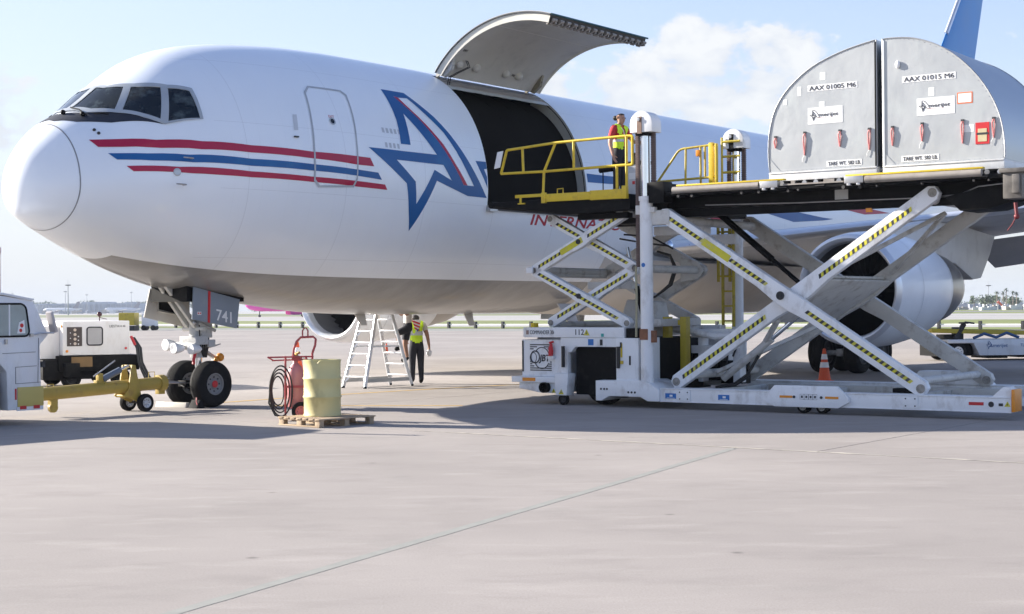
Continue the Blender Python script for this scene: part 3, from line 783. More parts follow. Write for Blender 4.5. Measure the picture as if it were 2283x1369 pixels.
def wing_sheet(sg, x0, x1):
    mb = MB(AF); vv = [0, 1.5, 2.5, 4, 6, 7.9, 10, 12, 14, 17, 20, 22.4]
    xs = [x for x in XS if x0 <= x <= x1]
    loop = [(x, 1) for x in reversed(xs)] + [(x, -1) for x in (xs[1:] if xs[0] == 0 else xs)]
    k = len(loop)
    for v in vv:
        _, le, te, h = wing_at(v); c = te-le; tk = .5*(1.15-.25*v/22.4)
        for x, s in loop: mb.v.append(Vector((le+c*x, sg*v, h + c*(tk*airfoil(x)*s*(1.0 if s > 0 else .75) + .02*math.sin(math.pi*x)) - .035*c*x)))
    for i in range(len(vv)-1): mb.f += [(i*k+j, i*k+j+1, (i+1)*k+j+1, (i+1)*k+j) for j in range(k-1)]
    if xs[-1] == 1: mb.f += [(i*k+k-1, i*k, (i+1)*k, (i+1)*k+k-1) for i in range(len(vv)-1)]
    mb.f.append(tuple((len(vv)-1)*k+j for j in range(k)))
    return mb
for sg in (1, -1):
    wg = wing_sheet(sg, .08, 1).build('wing', WINGP, plane, smooth=40)
    wing_sheet(sg, 0, .08).build('leading_edge', SLAT, wg, smooth=60)
    fl = MB(AF)      # drooped flaps
    for v0, v1 in ((3.0, 6.2), (7.25, 15.5)):
        a, b = wing_at(v0), wing_at(v1)
        fl.prism([(a[2]-.35, sg*v0, a[3]-.30), (a[2]+.35, sg*v0, a[3]-.42), (a[2]+1.35, sg*v0, a[3]-1.0), (a[2]+.2, sg*v0, a[3]-.62)], (0,0,0))
        k = len(fl.v)-8
        fl.v[k+4:] = [Vector((b[2]-.3, sg*v1, b[3]-.28)), Vector((b[2]+.3, sg*v1, b[3]-.38)), Vector((b[2]+1.1, sg*v1, b[3]-.85)), Vector((b[2]+.15, sg*v1, b[3]-.55))]
    fl.build('flap', mat('flap_grey', (.42,.42,.43), .45, var=.1), wg)
    ft = MB(AF)
    for v in (5.6, 12.2):
        a = wing_at(v); ft.lathe((a[1]+(a[2]-a[1])*.55, sg*v, a[3]-.45), (1,0,-.12), [(0,.02),(.3,.14),(1,.22),(2,.2),(2.8,.12),(3.3,.02)], 14)
    ft.build('flap_track_fairing', WINGP, wg)
ll = MB(AF); ll.ball((17.35, 2.62, 3.36), .19, 18, 12, (.6,1,1)); ll.build('landing_light', CHROME, plane)
# engines
COWL = mat('cowl_paint', (.80,.825,.86), .35, var=.05, scale=1, coat=.3, stain=(.68,.70,.73), stain_amt=.4, stain_scale=.8)
FAN = mat('fan_blade', (.012,.012,.014), .5, metal=.2, var=.2, spec=.2)
INT_ = mat('inlet_liner', (.10,.10,.105), .7, var=.1, spec=.15)
for sg in (1, -1):
    ec = Vector((16.3, sg*7.95, 2.2)); ax = Vector((1, 0, .015))
    cw = MB(AF); cw.lathe(ec, ax, [(.12,1.262),(.5,1.315),(1.1,1.345),(1.8,1.335),(2.6,1.27),(3.3,1.16),(3.75,1.05),(3.78,1.03),(3.3,1.02)], 56); cowl = cw.build('engine_cowl', COWL, plane, smooth=50)
    lp = MB(AF); lp.lathe(ec, ax, [(.12,1.262),(.04,1.225),(0,1.17),(.03,1.115),(.14,1.075),(.3,1.06)], 56); lp.build('inlet_lip', SLAT, cowl, smooth=60)
    du = MB(AF); du.lathe(ec, ax, [(.3,1.06),(.7,1.05),(1.15,1.08),(1.4,1.08)], 48); du.lathe(ec, ax, [(1.42,1.08),(1.42,.01)], 48); du.build('inlet_duct', INT_, cowl, smooth=50)
    fn_ = MB(AF)
    for k in range(30):
        a = 2*math.pi*k/30; d1 = Vector((0, math.cos(a), math.sin(a))); d2 = Vector((0, -math.sin(a), math.cos(a)))
        fn_.add([ec+Vector((1.05,0,0))+d1*.35-d2*.03, ec+Vector((1.28,0,0))+d1*.35+d2*.04, ec+Vector((1.33,0,0))+d1*1.06+d2*.13, ec+Vector((1.0,0,0))+d1*1.06-d2*.10], [(0,1,2,3)])
    fn_.build('fan', FAN, cowl)
    sp = MB(AF); sp.lathe(ec, ax, [(.72,.005),(.78,.09),(.92,.22),(1.1,.33),(1.3,.37)], 28); sp.build('spinner', mat('spinner_grey', (.035,.035,.04), .5, spec=.2), cowl, smooth=60)
    nz_ = MB(AF); nz_.lathe(ec, ax, [(3.4,.98),(4.2,.96),(4.9,.86),(5.4,.72),(5.42,.68),(4.6,.7)], 44); nz_.build('exhaust_nozzle', mat('titanium_nozzle', (.36,.34,.32), .3, metal=.85, var=.15, scale=2), cowl, smooth=50)
    pg = MB(AF); pg.lathe(ec, ax, [(4.6,.5),(5.4,.42),(6.2,.12),(6.25,.005)], 28); pg.build('exhaust_plug', STEEL, cowl, smooth=60)
    cj = MB(AF)
    for t in (1.15, 2.35): cj.lathe(ec, ax, [(t-.008, lerp_tab([1.1,1.8,2.6],[1.345,1.335,1.27],t)+.004),(t+.008, lerp_tab([1.1,1.8,2.6],[1.345,1.335,1.27],t)+.003)], 56)
    cj.build('cowl_joint', mat('seam_grey', (.45,.47,.5), .5), cowl)
    py = MB(AF); v0 = sg*7.95
    prof_ = [(17.2,3.42),(19.0,3.72),(20.9,3.95),(23.5,3.85),(25.4,3.7),(25.0,3.2),(24.3,2.55),(23.7,2.5),(22.4,2.9),(20,3.0),(17.8,3.2)]
    py.prism([(u, v0-.22, z) for u, z in prof_], (0,.44,0)); py.build('pylon', mat('pylon_paint', (.58,.57,.55), .4, var=.12, scale=1.5, stain=(.35,.33,.3), stain_amt=.5, stain_scale=2), plane, bevel=.05)
# tail
TAILB = mat('tail_blue', (.012,.20,.56), .4, var=.12, scale=.5, coat=.1, stain=(.03,.28,.62), stain_amt=.5, stain_scale=.3)
def fin(pts_le_te, axis, m, name, nsec=8):
    mb = MB(AF); k = len(XS)
    (l0, t0, a0, b0), (l1, t1, a1, b1) = pts_le_te
    loop = [(x, 1) for x in reversed(XS)] + [(x, -1) for x in XS[1:]]
    for i in range(nsec+1):
        f = i/nsec; le, te, sv, sz = [x+(y-x)*f for x, y in zip((l0,t0,a0,b0), (l1,t1,a1,b1))]
        for x, s in loop:
            th = (te-le)*airfoil(x)*.42*s
            mb.v.append(Vector((le+(te-le)*x, sv+(th if axis == 'v' else 0), sz+(th if axis == 'z' else 0))))
    q = len(loop)
    for i in range(nsec): mb.f += [(i*q+j, i*q+(j+1) % q, (i+1)*q+(j+1) % q, (i+1)*q+j) for j in range(q)]
    mb.f.append(tuple(nsec*q+j for j in range(q)))
    return mb.build(name, m, plane, smooth=50)
fin_o = fin(((38.3,44.6,0,6.9),(46.3,48.1,0,15.9)), 'v', TAILB, 'tail_fin')
fle = MB(AF); fle.path([(38.3+.888*(z-6.9)+.05, 0, z) for z in (12.6, 13.5, 14.5, 15.8)], .10, 8); fle.build('leading_edge', SLAT, fin_o)
for sg in (1, -1): fin(((40.5,45.2,sg*.4,6.35),(44.6,46.6,sg*8.6,7.3)), 'z', WINGP, 'tailplane')

# nose landing gear
def wheel(name, c, ax, rad, wid, parent, hub=None, fr=AF, rimm=None, rim_r=.56):
    """tyre with rounded shoulders and grooves, rim dish and hub cap"""
    c = Vector(c); h = wid/2
    ty = MB(fr); pr = [(-h*.72, rad*rim_r),(-h,rad*.68),(-h,rad*.84),(-h*.82,rad*.95),(-h*.5,rad*.99)]
    for g_ in (-.25, 0, .25): pr += [(h*(g_-.05),rad),(h*(g_-.03),rad*.975),(h*(g_+.03),rad*.975),(h*(g_+.05),rad)]
    pr += [(h*.5,rad*.99),(h*.82,rad*.95),(h,rad*.84),(h,rad*.68),(h*.72,rad*rim_r)]
    ty.lathe(c, ax, pr, 44); o = ty.build(name, RUBBER, parent, smooth=40)
    rm = MB(fr); rr = rad*rim_r
    for s in (1, -1): rm.lathe(c, Vector(ax)*s, [(h*.72,rr),(h*.86,rr*1.03),(h*.86,rr*.93),(h*.62,rr*.86),(h*.5,rr*.5),(h*.62,rr*.34),(h*.75,rr*.3),(h*.75,.001)], 32)
    rm.build('rim', rimm or GEARP, o, smooth=40)
    bl = MB(fr)
    for k in range(8):
        a = 2*math.pi*k/8; d = Vector(ax).normalized(); p = d.orthogonal().normalized(); q = d.cross(p)
        for s in (1,-1): bl.tube(c+d*s*h*.5+(p*math.cos(a)+q*math.sin(a))*rr*.66, c+d*s*h*.6+(p*math.cos(a)+q*math.sin(a))*rr*.66, rr*.09, 8)
    fine(bl.build('bolt', DARK, o))
    if hub:
        hc = MB(fr)
        for s in (1,-1): hc.lathe(c, Vector(ax)*s, [(h*.70,rr*.33),(h*.80,rr*.33),(h*.80,rr*.16),(h*.86,.001)], 14)
        hc.build('hub_cap', hub, o)
    return o
NG = 4.17
ng = MB(AF)
ng.tube((NG,0,2.6), (NG,0,1.45), .115, 20); ng.tube((NG,0,1.62), (NG,0,1.28), .17, 20); ng.tube((NG,0,1.2), (NG,0,.95), .155, 20)
nose_gear = ng.build('nose_gear', GEARP, plane)
o_ = MB(AF); o_.tube((NG,0,1.0), (NG,0,.5), .078, 18); o_.build('oleo_piston', CHROME, nose_gear)
o_ = MB(AF); o_.tube((NG,-.42,.46), (NG,.42,.46), .055, 14); o_.cbox((NG,0,.5), (.16,.2,.2)); o_.build('axle', GEARP, nose_gear, bevel=.01)
for v in (-.35, .35): wheel('wheel', (NG,v,.445), (0,1,0), .445, .30, nose_gear, RED, rimm=mat('nose_rim', (.22,.22,.22), .45, var=.15, scale=8), rim_r=.46)
o_ = MB(AF); o_.beam((NG+.12,0,1.1), (NG+.44,0,.92), .10, .05); o_.beam((NG+.44,0,.92), (NG+.10,0,.62), .10, .05); o_.beam((NG+.1,.1,1.12), (NG+.48,.1,1.2), .03, .03); o_.build('torque_link', GEARP, nose_gear, bevel=.008)
o_ = MB(AF); o_.beam((NG-.12,.06,1.55), (NG-.85,.06,2.35), .08, .10); o_.beam((NG-.12,-.16,1.55), (NG-.8,-.16,2.35), .08, .10); o_.tube((NG-.1,-.3,1.5), (NG-.1,.3,1.5), .05, 10); o_.build('drag_brace', mat('brace_pale', (.55,.54,.5), .45, var=.1), nose_gear, bevel=.01)
o_ = MB(AF)
o_.cbox((NG-.15,.05,1.28), (.32,.46,.16)); o_.cbox((NG+.02,.16,1.5), (.26,.16,.34)); o_.tube((NG-.30,-.26,1.18), (NG-.30,.30,1.18), .075, 14); o_.cbox((NG+.12,.2,1.22), (.18,.12,.14)); o_.tube((NG-.2,.24,1.62), (NG+.22,.24,1.46), .035, 10)
o_.build('steering_actuator', GEARP, nose_gear, bevel=.015)
for (u, v, z, r) in ((NG-.62,.12,1.14,.10), (NG-.52,-.22,1.2,.11), (NG-.36,.30,1.12,.10)):
    o_ = MB(AF); o_.lathe((u+.16,v,z), (-1,0,0), [(0,.03),(.06,r*.7),(.2,r),(.26,r),(.265,r*.9),(.25,.001)], 18); o_.build('taxi_light', TXTW, nose_gear)
o_ = MB(AF); o_.ball((NG+.43,.14,.94), .085, 14, 10); o_.ball((NG+.30,.18,.90), .05, 10, 8); o_.build('beacon_light', ORANGE, nose_gear)
o_ = MB(AF)
for k in range(5):
    a = .4*k; o_.path([(NG-.1+.05*k, .15, 1.6), (NG-.16+.06*k, .22, 1.4), (NG-.12+.05*k, .2, 1.2), (NG+.02*k, .14, .95)], .014, 6)
o_.build('hydraulic_hose', HOSE, nose_gear)
o_ = MB(AF); o_.path([(NG-.34,.3,1.06),(NG-.42,.34,.92),(NG-.44,.36,.84)], .03, 6); o_.build('red_streamer', RED, nose_gear)
o_ = MB(AF); o_.ball((NG-.26,.2,1.62), .045); o_.ball((NG+.3,.22,1.62), .035); o_.build('pressure_gauge', STEEL, nose_gear)
DOORB = mat('gear_door_bluegrey', (.22,.255,.30), .42, var=.12, scale=1.5, stain=(.33,.34,.36), stain_amt=.5, stain_scale=2)
gd = MB(AF); gd.prism([(3.57,.53,2.30),(4.74,.53,2.06),(4.66,.53,1.50),(3.53,.53,1.69)], (0,.03,0)); gdoor = gd.build('nose_gear_door', DOORB, plane, bevel=.006)
o_ = MB(AF); o_.prism([(3.925,.561,2.225),(3.985,.561,2.215),(3.965,.561,1.615),(3.905,.561,1.628)], (0,.004,0)); o_.build('red_stripe', RED, gdoor)
lettering('door_number', '741', lambda x, y, d: AF(4.13+x, .562+d, 1.665-x*.16+y), .215, TXTW, gdoor, bold=.006)
o_ = MB(AF); o_.box((3.65,.561,1.77),(3.75,.564,1.83)); o_.build('placard', TXTW, gdoor)
o_ = MB(AF); o_.box((3.66,.5645,1.785),(3.69,.566,1.815)); o_.box((3.71,.5645,1.785),(3.74,.566,1.815)); o_.build('placard_mark', RED, gdoor)
gd = MB(AF); gd.prism([(3.51,-.6,2.28),(4.5,-.6,2.12),(4.5,-.6,1.50),(3.36,-.6,1.73)], (0,-.03,0)); gd2 = gd.build('nose_gear_door', DOORL, plane, bevel=.006)
o_ = MB(AF); o_.prism([(3.72,-.598,2.12),(4.13,-.598,2.05),(4.13,-.598,1.80),(3.72,-.598,1.88)], (0,.012,0)); o_.build('access_recess', BLACK, gd2)
o_ = MB(AF); o_.path([(3.68,-.58,2.16),(4.17,-.58,2.08),(4.17,-.58,1.77),(3.68,-.58,1.85)], .018, 6, True); o_.tube((3.55,-.58,2.26), (4.45,-.58,2.13), .02, 8); o_.build('door_stiffener', DOORL, gd2)
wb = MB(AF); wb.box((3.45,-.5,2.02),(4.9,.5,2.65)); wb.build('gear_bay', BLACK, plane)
# main landing gear
for sg in (1, -1):
    gu, gv = 23.9, sg*4.6
    mg = MB(AF); mg.tube((gu-.1,gv*.9,3.4), (gu,gv,.6), .16, 18); mg.beam((gu-.75,gv,.56), (gu+.75,gv,.56), .16, .2); mgo = mg.build('main_gear', GEARP, plane, bevel=.02)
    for du in (-.68, .68):
        for dv in (-.52, .52): wheel('wheel', (gu+du, gv+dv, .575), (0,1,0), .575, .42, mgo, None, rimm=DARK)
    for du in (-.68, .68):
        a_ = MB(AF); a_.tube((gu+du,gv-.5,.555), (gu+du,gv+.5,.555), .07, 12); a_.build('axle', GEARP, mgo)
    dd = MB(AF); dd.prism([(gu-.9,gv+sg*.75,2.9),(gu+.9,gv+sg*.75,2.9),(gu+.75,gv+sg*.8,1.5),(gu-.75,gv+sg*.8,1.5)], (0,sg*.04,0)); dd.build('gear_door', WINGP, mgo)
# belly antennas and drain masts
for u, h in ((8.6,.28),(12.4,.34)):
    an = MB(AF); an.prism([(u,.015,1.78),(u+.34,.015,1.78),(u+.42,.015,1.78-h),(u+.24,.015,1.78-h)], (0,-.03,0)); an.build('belly_antenna', DOORL, plane, bevel=.005)
an = MB(AF); an.prism([(14.6,1.2,1.95),(15.2,1.2,1.95),(15.7,1.2,1.1),(15.5,1.2,1.08)], (0,-.05,0)); an.build('drain_mast', WINGP, plane, bevel=.01)

# ------------------------------------------------------------------ cargo loader
loader = thing('cargo_loader', 'white scissor-lift cargo loader with black deck and yellow railings beside the airplane', 'cargo loader', LF(2.5, 1.9, 0))
def lbox(name, a, b, m, parent=loader, bevel=.008): 
    mb = MB(LF); mb.box(a, b); return mb.build(name, m, parent, bevel=bevel)
def slabel(name, s0, s1, z0, z1, m, parent, w=-.003, t=.003):
    mb = MB(LF); mb.box((s0, w-t, z0), (s1, w, z1)); return mb.build(name, m, parent, smooth=0)
def triangle(s, z, h, w, parent):
    mb = MB(LF); mb.prism([(s-h*.58, w, z), (s+h*.58, w, z), (s, w, z+h)], (0,-.003,0)); o = mb.build('warning_triangle', TAPE_Y, parent, smooth=0)
    mb = MB(LF); mb.prism([(s-h*.10, w-.0035, z+h*.15), (s+h*.14, w-.0035, z+h*.4), (s, w-.0035, z+h*.45), (s+h*.05, w-.0035, z+h*.78), (s-h*.12, w-.0035, z+h*.4)], (0,-.002,0)); mb.build('warning_mark', TAPE_K, o, smooth=0)
def face_text(name, s, s0, z0, h, m, parent, w, width=None, shear=0., bold=0.):
    return lettering(name, s, lambda x, y, d: LF(s0+x, w-d-.001, z0+y), h, m, parent, width, shear, bold)

# chassis rails
for w0, nm in ((0, 0), (3.55, 1)):
    mb = MB(LF); mb.box((-.06, w0, .14), (6.30, w0+.34, .355)); mb.box((-.06, w0-.012, .355), (6.30, w0+.352, .375)); mb.box((-.06, w0-.01, .125), (6.30, w0+.35, .145))
    rail = mb.build('chassis_rail', LOADW, loader, bevel=.006)
    if nm == 0:
        for s0 in (.30, 4.52):
            pl = lbox('splice_plate', (s0, -.014, .15), (s0+.26, -.0005, .35), LOADW, rail, .003)
            b = MB(LF)
            for i in (.05, .21):
                for z in (.19, .31): b.lathe((s0+i, -.014, z), (0,-1,0), [(0,.012),(.008,.012),(.009,.001)], 8)
            fine(b.build('bolt', DARK, pl))
        for s0 in (.05, 1.12):
            o = slabel('blue_label', s0, s0+.22, .19, .285, BLUEL, rail); slabel('label_text', s0+.09, s0+.15, .225, .26, TXTW, o, -.0062); slabel('label_text', s0+.03, s0+.19, .197, .205, TXTW, o, -.0062)
        slabel('red_reflector', 5.62, 5.86, .235, .285, RED, rail)
        b = MB(LF); b.lathe((5.98,-.001,.255), (0,-1,0), [(0,.045),(.006,.045),(.006,.033),(.002,.001)], 18); b.build('plug', DARK, rail)
        triangle(6.24, .225, .085, -.002, rail)
        slabel('placard', 6.10, 6.17, .23, .275, TXT, rail)
        mb = MB(LF); mb.prism([(2.02,-.07,.26),(2.24,-.07,.485),(3.40,-.07,.485),(3.60,-.07,.30),(3.60,-.07,.22),(3.42,-.07,.115),(2.24,-.07,.115),(2.02,-.07,.20)], (0,.069,0))
        cov = mb.build('rail_cover', LOADW, rail, bevel=.015)
        for s0 in (2.34, 3.18): slabel('amber_reflector', s0, s0+.24, .27, .31, ORANGE, cov, -.072)
        for s0 in (2.61, 3.11):
            b = MB(LF); b.lathe((s0,-.071,.29), (0,-1,0), [(0,.024),(.012,.024),(.013,.001)], 12); b.build('bolt', DARK, cov)
        for k in range(4):
            f_ = MB(LF); s0 = 2.72+.08*k; f_.path([(s0,-.073,.25),(s0+.072,-.073,.25),(s0+.072,-.073,.34),(s0,-.073,.34)], .0025, 4, True); f_.cbox((s0+.036,-.073,.295), (.03,.003,.04)); f_.build('pictogram', TXT, cov)
        mb = MB(LF); mb.prism([(5.98,.02,.37),(6.12,.02,.50),(6.18,.02,.54),(6.27,.02,.54),(6.30,.02,.50),(6.30,.02,.37)], (0,.25,0)); mb.build('end_bracket', LOADW, rail, bevel=.02)
        lbox('end_bumper', (6.305,-.02,.14), (6.36,.36,.50), ORANGE, rail, .015)
    else:
        mb = MB(LF); mb.prism([(3.25,3.5,.37),(3.5,3.5,.62),(4.6,3.5,.62),(4.85,3.5,.37)], (0,.35,0)); mb.build('rail_cover', LOADW, rail, bevel=.02)
mb = MB(LF)
for s0 in (.2, 2.1, 4.1, 6.0): mb.box((s0,.33,.17), (s0+.16,3.56,.30))
mb.build('cross_member', LOADG, loader, bevel=.006)
mb = MB(LF); mb.box((.6,.6,.18),(5.7,.8,.33)); mb.box((.6,3.1,.18),(5.7,3.3,.33)); mb.box((.9,1.2,.2),(4.8,1.5,.28)); mb.build('inner_rail', LOADG, loader, bevel=.006)
for s0, w0 in ((1.0,.55),(2.7,3.0),(4.6,.55),(5.4,2.9)):
    pass
bx_ = MB(LF); bx_.box((4.1,.62,.36),(4.45,.85,.44)); bx_.build('valve_block', BLACK, loader, bevel=.006)
for s0 in (2.7, 3.05):
    for w0 in (.16, 3.75): wheel('wheel', (s0, w0, .115), (0,1,0), .11, .2, loader, None, LF, LOADG)

# front lower housing
mb = MB(LF); mb.prism([(-1.41,-.05,.49),(-.41,-.05,.505),(-.24,-.05,.45),(-.06,-.05,.34),(-.06,-.05,.13),(-.30,-.05,.13),(-.45,-.05,.205),(-1.12,-.05,.205),(-1.28,-.05,.115),(-1.41,-.05,.115)], (0,.95,0))
hs = mb.build('front_housing', LOADW, loader, bevel=.012)
for s0, z0 in ((-1.29,.335),(-1.22,.335),(-1.16,.335),(-.70,.285),(-.63,.285),(-.56,.285)):
    b = MB(LF); b.lathe((s0,-.051,z0), (0,-1,0), [(0,.02),(.007,.02),(.008,.001)], 12); b.build('bolt', DARK, hs)
mb = MB(LF); mb.box((-1.02,.05,.49),(-.54,.85,1.28)); col = mb.build('front_column', LOADW, loader, bevel=.012)
slabel('grab_strip', -.92,-.88,.92,1.18, YEL, col, .048); slabel('black_strip', -.93,-.89,1.10,1.2, TXT, col, .045); slabel('black_strip', -.74,-.70,.78,.95, TXT, col, .048); slabel('door_plate', -.97,-.60,.55,.76, LOADW, col, .046)
cy = MB(LF); cy.box((-.92,.03,.80),(-.86,.046,.86)); cy.build('latch', YEL, col)
mb = MB(LF); mb.prism([(-2.28,.10,1.28),(-1.03,.10,1.28),(-1.03,.10,1.11),(-1.95,.10,1.11),(-2.05,.10,1.0),(-2.12,.10,1.0),(-2.12,.10,.6),(-2.28,.10,.6)], (0,.12,0)); pnl = mb.build('front_panel', LOADW, loader, bevel=.008)
slabel('blue_placard', -1.66,-1.54,1.14,1.255, BLUEL, pnl, .098); slabel('black_slot', -1.40,-1.34,1.14,1.25, TXT, pnl, .098)
mb = MB(LF); mb.box((-2.1,.9,.25),(-.6,3.0,1.26)); mb.build('machinery_block', BLACK, loader, bevel=.01)
mb = MB(LF); mb.box((-2.27,2.7,.3),(-.05,3.5,1.26)); mb.build('machinery_housing', LOADW, loader, bevel=.015)
for w0 in (.68, 3.3): wheel('wheel', (-1.62, w0, .40), (0,1,0), .40, .34, loader, None, LF, DARK)
mb = MB(LF); mb.box((-2.02,.24,.20),(-1.04,.50,1.10)); mb.build('wheel_well_shade', BLACK, loader)  # solid black block added before the wheel, standing in for deep shade
for s0 in (-2.2,-1.0+.02):
    b = MB(LF); b.tube((s0+.02,.03,.72),(s0+.02,.03,1.12), .035, 8); b.build('hose_bundle', HOSE, pnl)
# engine box with maker's emblem
mb = MB(LF); mb.box((-3.21,.15,.53),(-2.30,1.35,1.24)); eb = mb.build('engine_box', LOADW, loader, bevel=.012)
mb = MB(LF); mb.box((-3.36,.0,.42),(-2.2,1.5,.53)); plat = mb.build('step_platform', LOADW, loader, bevel=.01)
slabel('amber_reflector', -3.10,-2.80,.445,.51, ORANGE, plat, -.002)
mb = MB(LF); mb.prism([(-3.22,.06,.42),(-2.3,.06,.42),(-2.3,.06,.22),(-2.7,.06,.22),(-3.22,.06,.30)], (0,1.2,0)); mb.build('lower_skirt', LOADW, loader, bevel=.01)
lv = MB(LF); lv.box((-3.205,.143,.62),(-3.17,.149,1.22)); lv.build('panel_gap', TXT, eb, smooth=0)
zz = [1.13, 1.09, 1.05, .80, .76, .72, .68, .64]
for z0 in zz:
    d = abs(z0-.89); half = math.sqrt(max(0, .205**2-d*d)) if d < .205 else 0
    if half < .03: slabel('emblem_bar', -3.02,-2.52, z0, z0+.02, TXT, eb, .148)
    else:
        slabel('emblem_bar', -3.02, -2.76-half-.05, z0, z0+.02, TXT, eb, .148); slabel('emblem_bar', -2.74+half, -2.52, z0, z0+.02, TXT, eb, .148)
em = MB(LF)
em.path([(-2.745+.175*math.cos(a), .146, .885+.205*math.sin(a)) for a in [R(22+116*k/20) for k in range(21)]], .009, 5)
em.path([(-2.745+.175*math.cos(a), .146, .885+.205*math.sin(a)) for a in [R(212+120*k/20) for k in range(21)]], .009, 5)
em.path([(-2.90+.10*math.cos(a), .145, .905+.115*math.sin(a)) for a in [math.pi*2*k/32 for k in range(32)]], .012, 5, True)
em.path([(-2.945+.075*math.cos(a), .146, .89+.10*math.sin(a)) for a in [math.pi*2*k/32 for k in range(32)]], .006, 5, True)
fine(em.build('emblem_ring', TXT, eb))
face_text('emblem_lettering', 'JBT', -2.815, .825, .125, TXT, eb, .144, width=.27, shear=.2, bold=.022)
fe = MB(LF); fe.lathe((-2.50,.09,.93), (0,0,1), [(0,.001),(0,.045),(.16,.045),(.21,.02),(.24,.02)], 16); fe.tube((-2.53,.09,1.18),(-2.44,.09,1.20), .02, 8); fe.tube((-2.47,.08,1.16),(-2.44,.07,1.0), .012, 6); fe.build('fire_extinguisher', RED, eb)
fo = MB(LF); fo.cbox((-2.50,.11,.90), (.13,.07,.06)); fo.build('extinguisher_bracket', TXTW, eb)
pe = MB(LF); pe.prism([(-2.34,-.03,.60),(-2.03,-.03,.605),(-2.07,-.03,.19),(-2.32,-.03,.19)], (0,.26,0)); ped = pe.build('control_pedestal', LOADW, loader, bevel=.012)
triangle(-2.19, .21, .10, -.031, ped); triangle(-2.42, .23, .08, .058, loader)
wheel('caster_wheel', (-2.2,.08,.11), (0,1,0), .11, .08, loader, None, LF, DARK)
ex = MB(LF); ex.lathe((-2.58,.05,.33), (0,-1,0), [(0,.10),(.12,.10),(.12,.075),(.02,.07),(.02,.001)], 20); ex.build('exhaust_pipe', BLACK, loader)
# top frame of the front section
mb = MB(LF); mb.box((-3.13,.08,1.283),(-.86,.34,1.475)); tf = mb.build('front_beam', LOADW, loader, bevel=.01)
mb = MB(LF); mb.box((-3.13,3.4,1.283),(-.6,3.66,1.475)); mb.build('front_beam', LOADW, loader, bevel=.01)
mb = MB(LF); mb.box((-3.12,.34,1.29),(-2.9,3.4,1.46)); mb.box((-1.2,.34,1.29),(-1.0,3.4,1.46)); mb.build('cross_member', LOADG, loader, bevel=.01)
face_text('model_lettering', 'COMMANDER 30i', -2.97, 1.345, .075, TXT, tf, .079, width=.55)
face_text('fleet_number', '112', -1.93, 1.335, .105, TXT, tf, .079, bold=.008)
triangle(-1.68, 1.325, .115, .078, tf); slabel('teal_mark', -1.36,-1.30,1.30,1.36, mat('teal', (.03,.35,.33), .5), tf, .078); slabel('maker_mark', -3.06,-3.0,1.34,1.42, mat('brown_mark', (.3,.2,.17), .5), tf, .078)
bk = MB(LF); bk.box((-.84,.12,1.25),(-.56,.5,1.46)); bk.build('hinge_block', BLACK, loader, bevel=.01)
jl_ = MB(LF); jl_.box((-3.0,.15,1.475),(-2.92,.3,1.56)); jl_.build('corner_lamp', YEL, loader, bevel=.006)
# yellow fork guides and rear framework
for s0 in (-.82, -.44):
    mb = MB(LF); mb.box((s0,1.45,.45),(s0+.13,1.62,1.66)); mb.box((s0-.05,1.45,1.5),(s0,1.6,1.6)); mb.build('fork_guide', YELD, loader, bevel=.008)
mb = MB(LF); mb.box((-.5,2.0,1.25),(.55,2.2,1.42)); mb.box((-.5,2.0,.95),(.5,2.2,1.1)); mb.box((.40,2.0,.4),(.55,2.25,1.42)); mb.box((-.35,2.0,.4),(-.25,2.25,1.42)); mb.build('frame_beam', LOADW, loader, bevel=.012)
mb = MB(LF); mb.path([(-.8,1.9,1.42),(-.3,1.85,1.36),(.1,1.85,1.28),(.4,1.9,1.3)], .07, 10); mb.build('pipe', LOADW, loader)
mb = MB(LF); mb.box((-.6,2.25,.42),(-.05,2.6,.95)); mb.box((-.02,2.3,.36),(.45,2.65,.8)); mb.build('battery_box', BLACK, loader, bevel=.01)
mb = MB(LF); mb.path([(.3,1.9,1.25),(.4,1.8,1.0),(.35,1.8,.7)], .02, 6); mb.path([(.5,1.9,1.3),(.56,1.85,1.1),(.5,1.8,.9)], .02, 6); mb.build('hose', HOSE, loader)

